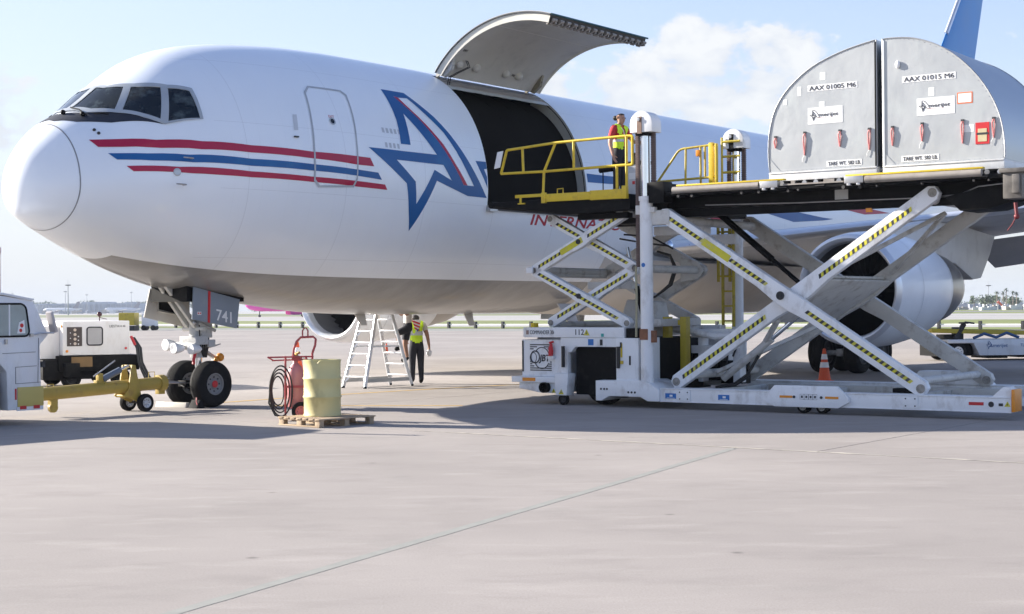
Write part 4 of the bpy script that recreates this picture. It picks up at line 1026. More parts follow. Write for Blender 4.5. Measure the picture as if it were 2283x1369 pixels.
# masts with chains and caps
def mast(w):
    s0 = -.38
    mb = MB(LF); mb.tube((s0,w,.45),(s0,w,3.85), .118, 24); mb.tube((s0,w,3.80),(s0,w,3.88), .135, 24); m_ = mb.build('mast', LOADW, loader)
    mb = MB(LF); mb.tube((s0,w,3.85),(s0,w,5.12), .088, 24); mb.build('mast_rod', CHROME, m_)
    mb = MB(LF); pr = [(s0-.235,5.045)] + [(s0-.235*math.cos(a), 5.20+.235*math.sin(a)) for a in [math.pi*k/16 for k in range(17)]] + [(s0+.235,5.045)]
    mb.prism([(a, w-.17, z) for a, z in pr], (0,.34,0)); cap = mb.build('mast_cap', TXTW if w < 1 else LOADW, m_, bevel=.012)
    mb = MB(LF); mb.box((s0-.075,w-.185,5.02),(s0+.02,w-.171,5.33)); mb.build('cap_slot', mat('slot_bronze', (.22,.13,.09), .5, var=.3) if w < 1 else BLACK, cap)
    mb = MB(LF); mb.lathe((s0-.04,w-.186,5.28), (0,-1,0), [(0,.035),(.02,.035),(.022,.001)], 14); mb.build('pulley_bolt', STEEL, cap)
    mb = MB(LF); mb.box((s0-.14,w-.12,4.99),(s0+.14,w+.12,5.045)); mb.build('cap_base', BLACK, cap)
    for k, (ds, zb) in enumerate(((-.165, 2.62 if w < 1 else 3.6), (.165, 3.95 if w < 1 else 3.6))):
        ch = MB(LF); z = 5.04
        while z > zb:
            ch.cbox((s0+ds,w,z), (.085,.05,.030)); ch.cbox((s0+ds,w,z-.022), (.055,.075,.020)); z -= .044
        o = fine(ch.build('lift_chain', mat('chain_steel', (.11,.075,.07), .5, metal=.3, var=.4, scale=30), m_))
    mb = MB(LF); mb.box((s0-.2,w-.05,3.55),(s0-.08,w+.08,3.72)); mb.box((s0+.1,w-.05,3.58),(s0+.2,w+.06,3.68)); mb.build('mast_clamp', LOADG, m_, bevel=.01)
    return m_
m1 = mast(.10); m2 = mast(3.76)
mb = MB(LF); mb.lathe((-.38,-.0195,2.62), (0,-1,0), [(0,.04),(.003,.04),(.0031,.001)], 18); mb.build('blue_dot_label', BLUEL, m1)
mb = MB(LF); mb.box((-.47,-.02,1.25),(-.30,-.01,1.45)); mb.box((-.27,.05,1.2),(-.2,.15,1.42)); mb.build('rusty_clamp', mat('rust', (.24,.11,.06), .8, var=.3, scale=12), m1)
mb = MB(LF); mb.path([(-.56,.02,2.6),(-.55,.02,2.0),(-.57,.03,1.3)], .022, 6); mb.build('conduit', mat('conduit_olive', (.35,.33,.22), .6), m1)

# scissor arms
def tape(p0, p1, h, w, parent, off=0., gap=None):
    """yellow and black hazard tape along an arm"""
    p0, p1 = Vector((p0[0], 0, p0[1])), Vector((p1[0], 0, p1[1])); d = p1-p0; L_ = d.length; d.normalize(); n = Vector((-d.z, 0, d.x))
    yl, bk = MB(LF), MB(LF); stp = .105; k = int(L_/stp)
    for i in range(k):
        a = p0 + d*(i*stp)
        q = [a - n*h/2, a + d*stp*.5 - n*h/2, a + d*(stp*.5+.03) + n*h/2, a + d*.03 + n*h/2]
        q = [x + n*off + Vector((0, w, 0)) for x in q]
        if gap and gap[0] < i/k < gap[1]: continue
        bk.prism([x - Vector((0,.0015,0)) for x in q], (0,-.0015,0))
        q2 = [a + d*stp*.5 - n*h/2, a + d*stp - n*h/2, a + d*(stp+.03) + n*h/2, a + d*(stp*.5+.03) + n*h/2]
        yl.prism([x + n*off + Vector((0, w-.0015, 0)) for x in q2], (0,-.0015,0))
    o = fine(yl.build('hazard_tape', TAPE_Y, parent, smooth=0)); fine(bk.build('hazard_tape_stripe', TAPE_K, o, smooth=0))
def arm(name, a, b, w, t, h, m=LOADW, hm=None, boss=True):
    """box-section arm, deeper round the middle pivot, with eye bosses"""
    a, b = Vector((a[0], w, a[1])), Vector((b[0], w, b[1])); d = (b-a); L_ = d.length; d.normalize(); n = Vector((-d.z, 0, d.x)); hm = hm or h
    pts = [a - n*h/2, a + d*L_*.40 - n*h/2, a + d*L_*.47 - n*hm/2, a + d*L_*.53 - n*hm/2, a + d*L_*.60 - n*h/2, b - n*h/2, b + d*h*.35 - n*h*.25, b + d*h*.35 + n*h*.25, b + n*h/2, a + d*L_*.60 + n*h/2, a + d*L_*.40 + n*h/2, a + n*h/2, a - d*h*.35 + n*h*.25, a - d*h*.35 - n*h*.25]
    mb = MB(LF); mb.prism([p - Vector((0,t/2,0)) for p in pts], (0,t,0)); o = mb.build(name, m, loader, bevel=.012)
    if boss:
        for q in (a, b):
            r = MB(LF); r.lathe(q - Vector((0,t/2,0)), (0,-1,0), [(0,h*.28),(.014,h*.28),(.014,h*.2),(.006,h*.2),(.006,.001)], 20); r.build('pin_boss', mat('greasy_boss', (.30,.28,.25), .5, var=.3, scale=12, stain=(.06,.05,.045), stain_amt=.8, stain_scale=14), o)
    return o
# main platform scissor: near pair, far pair
A0, A1 = (-.02,3.53), (4.78,.47); B0, B1 = (.10,.48), (4.93,3.70)
an_ = arm('scissor_arm', A0, A1, .20, .16, .27, hm=.36)
tape((.06,3.48), (2.03,2.22), .07, .119, an_, 0, (.36,.60)); tape((2.75,1.76), (4.62,.575), .07, .119, an_)
mb = MB(LF); d = (Vector(A1)-Vector(A0)).normalized(); nn = Vector((-d.y, d.x))
def along(p, q, t, off): 
    p, q = Vector(p), Vector(q); e = (q-p).normalized(); n2 = Vector((-e.y, e.x)); r = p+(q-p)*t+n2*off; return r
q = [along((.06,3.48),(2.03,2.22), t, o) for t, o in ((.36,-.065),(.63,-.065),(.63,.065),(.36,.065))]
mb.prism([(p.x,.118,p.y) for p in q], (0,-.003,0)); mb.build('yellow_placard', TAPE_Y, an_, smooth=0)
mb = MB(LF); mb.lathe((2.28,.12,2.03), (0,-1,0), [(0,.075),(.02,.075),(.02,.055),(.008,.055),(.008,.035),(.02,.03),(.02,.001)], 24); mb.build('pivot_pin', DARK, an_)
bn_ = arm('scissor_arm', B0, B1, .40, .16, .27, hm=.36)
tape((.22,.56), (1.95,1.70), .07, .319, bn_); tape((2.9,2.34), (4.62,3.48), .07, .319, bn_)
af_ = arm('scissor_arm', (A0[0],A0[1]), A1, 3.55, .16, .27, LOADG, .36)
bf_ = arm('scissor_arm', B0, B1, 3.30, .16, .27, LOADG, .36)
def cross(p, w0, w1, r, m=LOADG, nm='cross_tube'):
    mb = MB(LF); mb.tube((p[0],w0,p[1]), (p[0],w1,p[1]), r, 16); return mb.build(nm, m, loader)
cross((4.88,3.60), .48, 3.22, .085); cross((.28,.60), .48, 3.22, .08); cross((.12,3.44), .28, 3.47, .08); cross((4.62,.57), .28, 3.47, .07); cross((2.38,2.0), .48, 3.22, .06)
def plate(a, b, w0, w1, h, m, nm):
    a, b = Vector((a[0],0,a[1])), Vector((b[0],0,b[1])); d = (b-a).normalized(); n = Vector((-d.z,0,d.x)); mb = MB(LF)
    pts = [a-n*h/2, b-n*h/2, b+n*h/2, a+n*h/2]; mb.prism([p+Vector((0,w0,0)) for p in pts], (0,w1-w0,0)); return mb.build(nm, m, loader, bevel=.01)
plate((2.05,1.78), (2.95,2.36), .49, 3.21, .05, LOADG, 'torsion_plate')
plate((1.9,1.56), (3.05,2.30), .49, 3.21, .03, LOADG, 'torsion_plate')
for w0, w1 in ((.5,2.0), (3.2,2.0)):
    mb = MB(LF); mb.beam((3.1,w0,2.44), (4.55,w1+(.9 if w0 < 1 else -.9)*0,3.45), .07, .07); mb.build('diagonal_brace', LOADG, loader, bevel=.008)
mb = MB(LF); mb.beam((2.0,.6,1.60), (.45,2.6,.62), .10, .07); mb.build('diagonal_brace', LOADG, loader, bevel=.008)
mb = MB(LF); mb.beam((2.0,3.1,1.60), (.45,1.2,.62), .10, .07); mb.build('diagonal_brace', LOADG, loader, bevel=.008)
mb = MB(LF); mb.tube((.25,1.75,3.62), (1.35,1.75,2.72), .062, 16); hc = mb.build('lift_cylinder', BLACK, loader)
mb = MB(LF); mb.tube((1.35,1.75,2.72), (2.25,1.75,1.98), .042, 14); mb.build('cylinder_rod', BLACK, hc)
mb = MB(LF); mb.tube((.5,1.4,.5), (1.5,1.4,1.25), .07, 16); hc = mb.build('lift_cylinder', LOADG, loader)
mb = MB(LF); mb.tube((1.5,1.4,1.25), (2.1,1.4,1.72), .04, 12); mb.build('cylinder_rod', CHROME, hc)
mb = MB(LF); mb.path([(.55,1.0,.36),(.9,1.05,.42),(1.15,1.1,.60),(1.35,1.15,.95)], .028, 8); mb.path([(.6,.95,.37),(.95,1.0,.40),(1.2,1.1,.58)], .022, 8); mb.build('hose', HOSE, loader)
# bridge scissor, two stages
LM, RM = (-3.08,2.58), (-.90,2.58)
fa = []
for w, m in ((.45, LOADW), (3.10, LOADG)):
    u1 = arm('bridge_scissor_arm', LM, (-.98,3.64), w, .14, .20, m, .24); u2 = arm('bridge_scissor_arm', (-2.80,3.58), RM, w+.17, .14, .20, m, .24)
    l1 = arm('bridge_scissor_arm', LM, (-.98,1.55), w, .14, .20, m, .24); l2 = arm('bridge_scissor_arm', (-2.80,1.56), RM, w+.17, .14, .20, m, .24)
    if w < 1:
        tape((-2.98,2.64),(-1.08,3.585), .06, .379, u1, 0, (.28,.56)); tape((-2.66,3.49),(-1.0,2.65), .06, .549, u2); tape((-2.98,2.52),(-1.12,1.61), .06, .379, l1); tape((-2.66,1.66),(-1.0,2.5), .06, .549, l2)
        mb = MB(LF); q = [along((-2.98,2.64),(-1.08,3.585), t, o) for t, o in ((.28,-.055),(.54,-.055),(.54,.055),(.28,.055))]; mb.prism([(p.x,.378,p.y) for p in q], (0,-.003,0)); mb.build('yellow_placard', TAPE_Y, u1, smooth=0)
        for o, z in ((u1,3.11),(l1,2.07)):
            mb = MB(LF); mb.lathe((-2.04,.38,z), (0,-1,0), [(0,.05),(.018,.05),(.018,.03),(.008,.03),(.008,.001)], 20); mb.build('pivot_pin', DARK, o)
    else:
        mb = MB(LF); mb.prism([(-1.25,w-.1,2.35),(-.85,w-.1,2.40),(-.72,w-.1,2.58),(-.85,w-.1,2.76),(-1.25,w-.1,2.85)], (0,-.05,0)); mb.build('knuckle_plate', LOADG, loader, bevel=.02)
cross((-3.08,2.58), .53, 3.02, .075); cross((-.90,2.58), .70, 3.02, .075); cross((-3.08,2.50), .53, 3.02, .05); cross((-2.75,1.52), .7, 3.2, .06); cross((-1.0,3.6), .5, 3.2, .06)
mb = MB(LF); mb.cbox((-3.16,.42,2.58), (.16,.16,.12)); mb.build('knuckle', LOADW, loader, bevel=.02)
mb = MB(LF); mb.tube((-1.62,1.5,3.02), (-1.42,1.5,2.25), .035, 14); hc = mb.build('cylinder_rod', CHROME, loader)
mb = MB(LF); mb.tube((-1.42,1.5,2.25), (-1.22,1.5,1.5), .055, 14); mb.build('lift_cylinder', BLACK, loader)
mb = MB(LF)
for o in (0,.03,.06): mb.path([(-1.75+o*.3,2.9,2.98),(-1.45,2.9,2.90-o*.5),(-1.30-o,2.9,2.62),(-1.42-o,2.9,2.30),(-1.8,2.9,2.06),(-2.2,2.9,1.98)], .022, 6)
mb.path([(-2.0,2.0,3.3),(-1.5,2.2,3.25),(-1.1,2.4,3.0)], .018, 6); mb.path([(-2.1,2.0,3.22),(-1.6,2.2,3.12),(-1.2,2.4,3.06)], .018, 6)
mb.build('hose', HOSE, loader)
mb = MB(LF); mb.box((-2.3,1.1,2.2),(-1.3,1.25,2.35)); mb.box((-1.5,1.0,1.48),(-.6,2.6,1.62)); mb.prism([(-1.9,1.6,1.5),(-1.0,1.6,1.5),(-1.1,1.6,1.95),(-1.7,1.6,2.0)], (0,.5,0)); mb.build('lift_frame', LOADG, loader, bevel=.015)

# bridge platform
mb = MB(LF); mb.prism([(-3.95,.12,3.92),(-.74,.12,3.95),(-.74,.12,3.66),(-2.2,.12,3.62),(-2.7,.12,3.70),(-3.95,.12,3.86)], (0,3.5,0)); br = mb.build('bridge_platform', BLACK, loader, bevel=.01)
mb = MB(LF); mb.tube((-3.92,.14,3.88),(-3.92,3.6,3.88), .07, 12); mb.build('bridge_bumper', RUBBER, br)
mb = MB(LF); mb.box((-2.0,.3,3.52),(-.9,.5,3.63)); mb.box((-2.6,2.6,3.5),(-.9,2.8,3.63)); mb.box((-1.9,1.4,3.48),(-1.0,1.9,3.62)); mb.build('underframe', BLACK, br, bevel=.01)
sp_ = MB(LF); sp_.box((-2.66,.075,3.88),(-1.55,.115,4.03)); sp_.box((-1.57,.05,3.865),(-.80,.115,4.045)); sp_.box((-2.68,.065,3.86),(-2.58,.12,4.06)); sp_.box((-.86,.03,3.86),(-.76,.12,4.10)); sp_.build('side_plate', YEL, br, bevel=.006)
sp_ = MB(LF); sp_.box((-3.30,.08,3.985),(-2.67,.12,4.045)); sp_.box((-3.20,.085,3.87),(-3.16,.115,3.985)); sp_.box((-3.24,.08,3.86),(-3.08,.12,3.885)); sp_.build('side_bar', YEL, br, bevel=.005)
sp_ = MB(LF); sp_.path([(-2.32,.09,4.02),(-2.32,.09,4.115),(-2.19,.09,4.12),(-2.19,.09,4.02)], .012, 6); sp_.build('grab_handle', YEL, br)
W0 = .10
def rails(name, segs, w, r, m, parent):
    mb = MB(LF)
    for sg in segs: mb.path([(a, w, z) for a, z in sg], r, 8)
    return mb.build(name, m, parent)
def bend(pts, k=.06):   # round the corners of a rail
    out = [pts[0]]
    for a, b, c in zip(pts[:-2], pts[1:-1], pts[2:]):
        a, b, c = Vector(a), Vector(b), Vector(c)
        for t in (0, .33, .67, 1):
            p = b + (a-b).normalized()*k*(1-t)**2 + (c-b).normalized()*k*t**2; out.append((p.x, p.y))
    out.append(pts[-1]); return out
for sg in (bend([(-3.64,4.48),(-3.50,4.93),(-2.36,5.0),(-.79,5.02),(-.66,5.01),(-.66,4.48),(-.80,4.48)], .03), [(-3.64,4.48),(-2.63,4.465),(-.80,4.485)], [(-3.13,4.96),(-3.11,4.47)], bend([(-2.36,5.0),(-2.63,4.46),(-2.66,3.92)], .04), [(-1.95,5.01),(-1.95,4.48)], [(-.79,5.02),(-.79,3.92)], [(-1.0,4.48),(-1.0,3.95)]):
    rails('guard_rail', [sg], W0, .026, YEL, br)
sg_ = MB(LF); sg_.prism([(-3.70,.06,4.90),(-3.56,.06,4.92),(-3.64,.06,4.60),(-3.78,.06,4.58)], (0,.012,0)); sg_.build('white_sign', TXTW, br)
co = MB(LF); co.box((-1.30,1.0,3.94),(-.95,1.25,4.58)); con = co.build('control_console', mat('console_grey', (.55,.56,.58), .5, var=.06), br, bevel=.01)
co = MB(LF); co.box((-1.30,.98,4.58),(-.9,1.3,4.64)); co.tube((-1.2,1.1,4.64),(-1.2,1.1,4.76), .02, 8); co.ball((-1.2,1.1,4.78), .035); co.tube((-1.05,1.1,4.64),(-1.03,1.1,4.73), .018, 8); co.build('control_lever', BLACK, con)
slabel('console_label', -1.27,-1.12,4.30,4.42, TXTW, con, .998); slabel('console_label', -1.2,-1.14,4.2,4.26, RED, con, .998)
ro = MB(LF); ro.tube((-2.05,1.2,4.53),(-1.72,1.2,4.55), .055, 14); ro.tube((-1.98,1.2,4.5),(-1.98,1.2,4.02), .012, 6); ro.build('rolled_cover', BLACK, br); ro = MB(LF); ro.cbox((-1.98,1.2,4.0), (.1,.1,.16)); ro.build('post_base', YELD, br)

# main platform
mb = MB(LF); mb.box((-.06,.56,3.66),(6.45,.74,3.93)); mb.box((-.06,.02,3.86),(6.45,.56,3.93)); mb.box((-.06,3.62,3.78),(6.45,3.82,3.93)); mb.box((-.06,.58,3.50),(6.35,.72,3.63))
for k in range(14): mb.box((.05+.47*k,.74,3.79),(.17+.47*k,3.62,3.90))
mp_ = mb.build('main_platform', BLACK, loader, bevel=.008)
mb = MB(LF); mb.box((.0,.27,3.905),(6.4,3.6,3.95)); mb.build('deck_plate', DARK, mp_)
for k in range(30):
    s0 = .12+.212*k
    r_ = MB(LF); r_.tube((s0,.3,3.985),(s0,3.58,3.985), .045, 10); r_.build('deck_roller', STEEL, mp_)
PIPE = mat('weathered_pipe', (.30,.27,.24), .5, var=.15, scale=5, stain=(.16,.13,.1), stain_amt=.6, stain_scale=6)
for s0, s1 in ((.24,1.95),(3.90,5.86)):
    mb = MB(LF); mb.tube((s0,.0,3.955),(s1,.0,3.955), .062, 16); mb.build('side_roller', PIPE, mp_)
for s0, s1 in ((.31,2.42),(3.55,5.88)):
    mb = MB(LF); mb.box((s0,-.01,4.022),(s1,.10,4.052)); mb.build('yellow_edge_strip', YEL, mp_, bevel=.004)
for s0 in (1.98, 3.54):
    mb = MB(LF); mb.box((s0,-.05,3.90),(s0+.34,.058,4.02)); mb.box((s0+.05,-.06,3.86),(s0+.12,.05,3.9)); mb.box((s0+.22,-.06,3.86),(s0+.29,.05,3.9)); mb.build('roller_motor', STEEL, mp_, bevel=.01)
mb = MB(LF); mb.box((2.40,.0,3.93),(3.5,.055,3.955)); mb.box((2.55,.0,3.955),(2.62,.04,4.01)); mb.box((3.15,.0,3.955),(3.34,.04,4.0)); mb.build('side_guide', PIPE, mp_)
mb = MB(LF); mb.box((3.12,.545,3.68),(3.36,.559,3.85)); pl_ = mb.build('data_plate', mat('plate_grey', (.42,.42,.4), .5, var=.15), mp_)
mb = MB(LF)
for k in range(22):
    if random.random() < .35: continue
    q_ = .3+.27*k+random.uniform(-.06,.06); mb.tube((q_,.0,3.835+random.uniform(-.02,.02)),(q_,.06,3.835), random.uniform(.015,.032), 10)
for k in range(9): mb.box((.2+.7*k,-.005,3.89),(.36+.7*k,.06,3.905))
fine(mb.build('roller_end', mat('greasy_steel', (.05,.047,.044), .5, metal=.3, var=.5, scale=20), mp_))
mb = MB(LF); mb.path([(.6,.55,3.70),(2.4,.555,3.66),(4.6,.555,3.64),(5.3,.555,3.66),(5.7,.3,3.76),(6.3,.055,3.78)], .012, 6); mb.build('edge_cable', STEEL, mp_)
mb = MB(LF); mb.cbox((3.72,.60,3.475), (.10,.06,.07)); mb.build('amber_lamp', ORANGE, mp_)
mb = MB(LF); mb.prism([(5.15,.30,3.62),(6.42,.30,3.86),(6.42,.30,3.55),(5.9,.30,3.40),(5.4,.30,3.38)], (0,.9,0)); mb.build('rear_underframe', BLACK, mp_, bevel=.01)
mb = MB(LF); mb.box((6.2,-.02,3.52),(6.5,.3,3.98)); mb.box((6.15,-.06,3.93),(6.6,.2,4.0)); mb.cbox((6.42,-.03,3.75), (.12,.1,.3)); mb.build('rear_bracket', mat('grimy_bracket', (.12,.11,.10), .5, var=.4, scale=9, metal=.2), mp_, bevel=.012)
mb = MB(LF); mb.tube((6.36,.1,3.46),(6.38,.1,3.26), .03, 8); mb.ball((6.38,.1,3.24), .045); mb.path([(6.36,.1,3.22),(6.3,.12,3.12),(6.22,.12,3.02)], .01, 5); mb.build('tail_lamp', mat('dark_red', (.16,.015,.02), .5), mp_)
mb = MB(LF); mb.box((-.34,.3,3.6),(-.04,3.5,4.12)); mb.build('front_stop', BLACK, mp_, bevel=.012)
mb = MB(LF); mb.box((-.26,-.02,3.75),(.06,.3,4.13)); mb.build('mast_carriage', BLACK, mp_, bevel=.012)
lbox('arm_bracket', (-.3,.1,3.35), (.1,.3,3.62), LOADG, loader, .03)
mb = MB(LF); mb.box((-.9,3.3,3.1),(-.2,3.5,3.3)); mb.box((-1.2,1.8,3.25),(-.1,2.1,3.42)); mb.build('carriage_beam', LOADW, loader, bevel=.012)
# far guard rails and ladder
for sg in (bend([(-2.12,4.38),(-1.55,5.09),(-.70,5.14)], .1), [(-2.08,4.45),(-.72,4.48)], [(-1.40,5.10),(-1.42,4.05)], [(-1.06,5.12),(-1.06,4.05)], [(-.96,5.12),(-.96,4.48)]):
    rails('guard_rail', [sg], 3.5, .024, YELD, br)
mb = MB(LF); mb.box((-.86,3.46,4.0),(-.76,3.54,5.18)); mb.box((-.70,3.42,4.05),(-.66,3.5,5.15)); mb.build('gate_post', YEL, br, bevel=.006)
mb = MB(LF); mb.cbox((-1.10,3.46,4.98), (.07,.07,.13)); mb.build('warning_lamp', ORANGE, br, bevel=.01)
for sg in ([(-.60,4.05),(-.60,5.27)], [(-.60,5.18),(-.2,5.18)], [(-.60,4.88),(-.2,4.88)], [(-.60,4.56),(-.2,4.56)]):
    rails('ladder_rail', [sg], 3.55, .024, YELD, mp_)
for nm, s0, s1, z0, z1, w, m in (('access_ladder', -.64,-.40,1.44,3.45, 3.62, YELD), ('access_ladder', -.78,-.52,2.35,3.62, 3.70, YELD)):
    mb = MB(LF)
    for s_ in (s0, s1): mb.box((s_-.025,w-.02,z0),(s_+.025,w+.03,z1))
    z = z0+.1
    ld = mb.build(nm, m, loader, bevel=.004)
    while z < z1:
        mb = MB(LF); mb.box((s0,w-.01,z),(s1,w+.02,z+.035)); mb.build('rung', m, ld); z += .30

# ------------------------------------------------------------------ two contoured air cargo containers on the deck
PANELG = ALU
WLAB = mat('paper_label', (.78,.78,.77), .6, var=.03, scale=5)
def container(label, inner, arc, base, code, shift, extra):
    """half-contour container: curved outer side, flat inner side; `arc` runs from the outer foot to the inner top"""
    W, DEP = .35, 2.95
    t = thing('cargo_container', label, 'cargo container', LF((base[0]+base[1])/2, W+DEP/2, 4.035), 'air cargo containers on the loader deck')
    pts = arc + [(inner, 4.19)]
    # smooth arc
    out = []
    for i in range(len(arc)-1):
        p0, p1, p2, p3 = arc[max(0,i-1)], arc[i], arc[i+1], arc[min(len(arc)-1,i+2)]
        for k in range(4):
            f = k/4; out.append(tuple(.5*((2*b)+(-a+c)*f+(2*a-5*b+4*c-d)*f*f+(-a+3*b-3*c+d)*f**3) for a, b, c, d in zip(p0,p1,p2,p3)))
    out.append(arc[-1]); poly = out + [(inner, 4.19)]
    mb = MB(LF); mb.prism([(a, W, z) for a, z in poly], (0, .02, 0)); sh = mb.build('end_panel', PANELG, t, smooth=40); mb = MB(LF); mb.prism([(a, W+.021, z) for a, z in poly], (0, DEP-.021, 0)); mb.build('shell', ALUS, t, smooth=40)
    mb = MB(LF); mb.box((base[0], W-.03, 4.035), (base[1], W+DEP, 4.17)); mb.box((base[0]-.0, W-.045, 4.165), (base[1], W+DEP, 4.19)); mb.build('base_pallet', WHITE, t, bevel=.006)
    # edge extrusion round the face
    mb = MB(LF); mb.path([(a, W-.001, z) for a, z in poly], .013, 6, True); EA = mat('edge_alu', (.42,.43,.44), .45, metal=.4, var=.1); mb.build('edge_extrusion', EA, t); mb = MB(LF); mb.path([(a, W+DEP, z) for a, z in poly], .013, 6, True); mb.build('edge_extrusion', EA, t)
    mb = MB(LF); e = 1 if inner > base[0]+1 else -1
    mb.box((inner-.03*e, W-.014, 4.2), (inner+.0, W+.02, 6.3)) if e > 0 else mb.box((inner, W-.014, 4.2), (inner+.03, W+.02, 6.3))
    mb.build('corner_post', BLACK if e > 0 else mat('post_alu', (.7,.72,.73), .4, metal=.5), t)
    mb = MB(LF); cs = base[0]+.02 if e > 0 else base[1]-.02
    for c0, sgn in ((base[0]+.02, 1), (base[1]-.02, -1)):
        mb = MB(LF); mb.prism([(c0, W-.006, 4.195), (c0+sgn*.20, W-.006, 4.195), (c0, W-.006, 4.42)], (0,.005,0)); mb.build('corner_gusset', PANELG, t)
    def lab(nm, a, b, z0, z1, m=WLAB, ww=.004): 
        q = MB(LF); q.box((a, W-ww, z0), (b, W-.0005, z1)); return q.build(nm, m, sh, smooth=0)
    def txt(parent, s, a, z0, h, width, m=TXT, shear=0, bold=0, d=.006): return face_text('lettering', s, a, z0, h, m, parent, W-d, width, shear, bold)
    s0 = shift
    o = lab('code_placard', s0, s0+.91, 5.555, 5.665); txt(o, code, s0+.03, 5.572, .078, .85)
    a0 = extra['brand']; o = lab('brand_placard', a0, a0+.64, 4.985, 5.275)
    txt(o, 'merijet', a0+.20, 5.115, .06, .36, shear=.1)
    lg = MB(LF); X = lambda u, z: (a0+.03+(u-6.4)*.052, W-.0055, 5.05+(z-3.4)*.062)
    for lp in (LOGO,): lg.path([X(u, z) for u, z in lp], .0045, 4, True)
    lg.path([X(u, z) for u, z in HOLE1], .004, 4, True); lg.build('brand_emblem', TXT, o)
    q = MB(LF); q.box((a0+.2, W-.0055, 5.09), (a0+.45, W-.0045, 5.094)); q.build('brand_line', REDP, o, smooth=0)
    a0 = extra['tare']; o = lab('tare_placard', a0, a0+.64, 4.237, 4.338); txt(o, 'TARE WT. 582 LB.', a0+.025, 4.255, .066, .59)
    for a, z0, w2, h2 in extra['patches']: lab('patch', a, a+w2, z0, z0+h2, mat('white_patch', (.80,.82,.80), .6), .003)
    for k, (a, z1, z0) in enumerate(extra['straps']):
        q = MB(LF); q.path([(a+.005, W-.012, z1), (a-.012, W-.028, z1-.06), (a-.006, W-.022, z1-.5*(z1-z0)), (a+.008, W-.014, z0+.02)], .013, 6)
        q.path([(a+.02, W-.014, z1), (a+.03, W-.026, z1-.09), (a+.012, W-.02, z0+.05)], .009, 6); so = q.build('red_strap', REDP, sh)
        q = MB(LF); q.cbox((a+.01, W-.012, z1+.015), (.05,.022,.035)); q.build('strap_fitting', DARK, so)
        if k % 2: q = MB(LF); q.path([(a+.01, W-.012, z0+.03), (a-.03, W-.02, z0-.03), (a-.035, W-.015, z0-.09)], .005, 5); q.build('loose_cord', TXTW, so)
    rv = MB(LF)
    for i in range(0, len(out)-1):
        a, z = out[i]
        if 4.3 < z: rv.lathe((a+(.035 if e > 0 else -.035), W-.0005, z-.02), (0,-1,0), [(0,.007),(.004,.006),(.005,.001)], 6)
    for k in range(22): rv.lathe((base[0]+.06+(base[1]-base[0]-.1)*k/21, W-.0005, 4.215), (0,-1,0), [(0,.006),(.004,.005),(.005,.001)], 6)
    fine(rv.build('rivet_row', ALU, sh))
    return t, lab, W
LARC = [(1.99,4.19),(1.965,4.56),(2.00,4.95),(2.12,5.33),(2.38,5.67),(2.80,5.98),(3.30,6.18),(3.70,6.28),(3.97,6.33)]
RARC = [(6.12,4.19),(6.12,4.45),(6.07,4.80),(5.95,5.14),(5.73,5.51),(5.40,5.87),(5.03,6.13),(4.65,6.28),(4.34,6.325),(4.08,6.33)]
t1, lab1, W_ = container('aluminium cargo container marked AAX 01005, nearest the airplane door', 3.97, LARC, (1.99,3.97), 'AAX 01005 M6', 2.72,
    dict(brand=2.72, tare=3.06, patches=((2.95,5.74,.10,.13),(2.93,5.28,.10,.09),(2.53,5.5,.07,.16),(2.26,5.36,.07,.10)), straps=((2.10,4.80,4.60),(2.65,4.84,4.44),(3.30,4.83,4.55),(3.83,4.82,4.46))))
t2, lab2, W_ = container('aluminium cargo container marked AAX 01015 with red document holder, at deck end', 4.08, RARC, (4.08,6.12), 'AAX 01015 M6', 4.42,
    dict(brand=4.67, tare=4.40, patches=((4.87,5.30,.10,.14),(5.46,4.66,.16,.12)), straps=((4.24,4.82,4.50),(4.75,4.84,4.54),(5.43,4.84,4.46),(5.94,4.84,4.52))))
o = lab2('orange_frame_label', 5.35, 5.605, 5.13, 5.315, mat('orange_border', (.75,.16,.04), .5), .0035); 
q = MB(LF); q.box((5.368,W_-.0055,5.148),(5.587,W_-.004,5.297)); q.build('label_paper', WLAB, o, smooth=0)
o = lab2('document_holder', 5.65, 5.875, 4.45, 4.80, RED, .01)
q = MB(LF); q.box((5.69,W_-.014,4.49),(5.835,W_-.011,4.70)); q.build('document', mat('card_beige', (.55,.47,.28), .7, var=.15, scale=9), o, smooth=0)
q = MB(LF); q.box((5.67,W_-.016,4.60),(5.86,W_-.0145,4.635)); q.build('holder_strap', DARK, o, smooth=0)
q = MB(LF); q.ball((4.35,W_-.02,5.87), .055, 14, 9, (.8,.5,1.2)); q.build('vent_cap', TXTW, t2)

# ------------------------------------------------------------------ tow tractor
tractor = thing('tow_tractor', 'white airport tow tractor with yellow bumper plate at the left edge', 'tow tractor', AF(-2.6, 0, 0))
TRW = mat('tractor_white', (.74,.75,.77), .4, var=.05, scale=1.5, coat=.2, stain=(.45,.43,.4), stain_amt=.45, stain_scale=2.2, streak=.7)
pts = [(-.24,.25),(-.27,1.30),(-.10,1.47),(-.40,2.04),(-1.0,2.12),(-2.3,2.17),(-2.42,1.32),(-5.0,1.25),(-5.05,.30),(-4.6,.30),(-4.55,.85),(-4.4,1.02),(-3.5,1.02),(-3.35,.85),(-3.3,.30),(-2.15,.28),(-2.1,.86),(-1.96,1.02),(-1.05,1.02),(-.92,.88),(-.90,.25)]
mb = MB(AF); mb.prism([(u, -1.1, z) for u, z in pts], (0, 2.2, 0)); body = mb.build('body', TRW, tractor, bevel=.025)
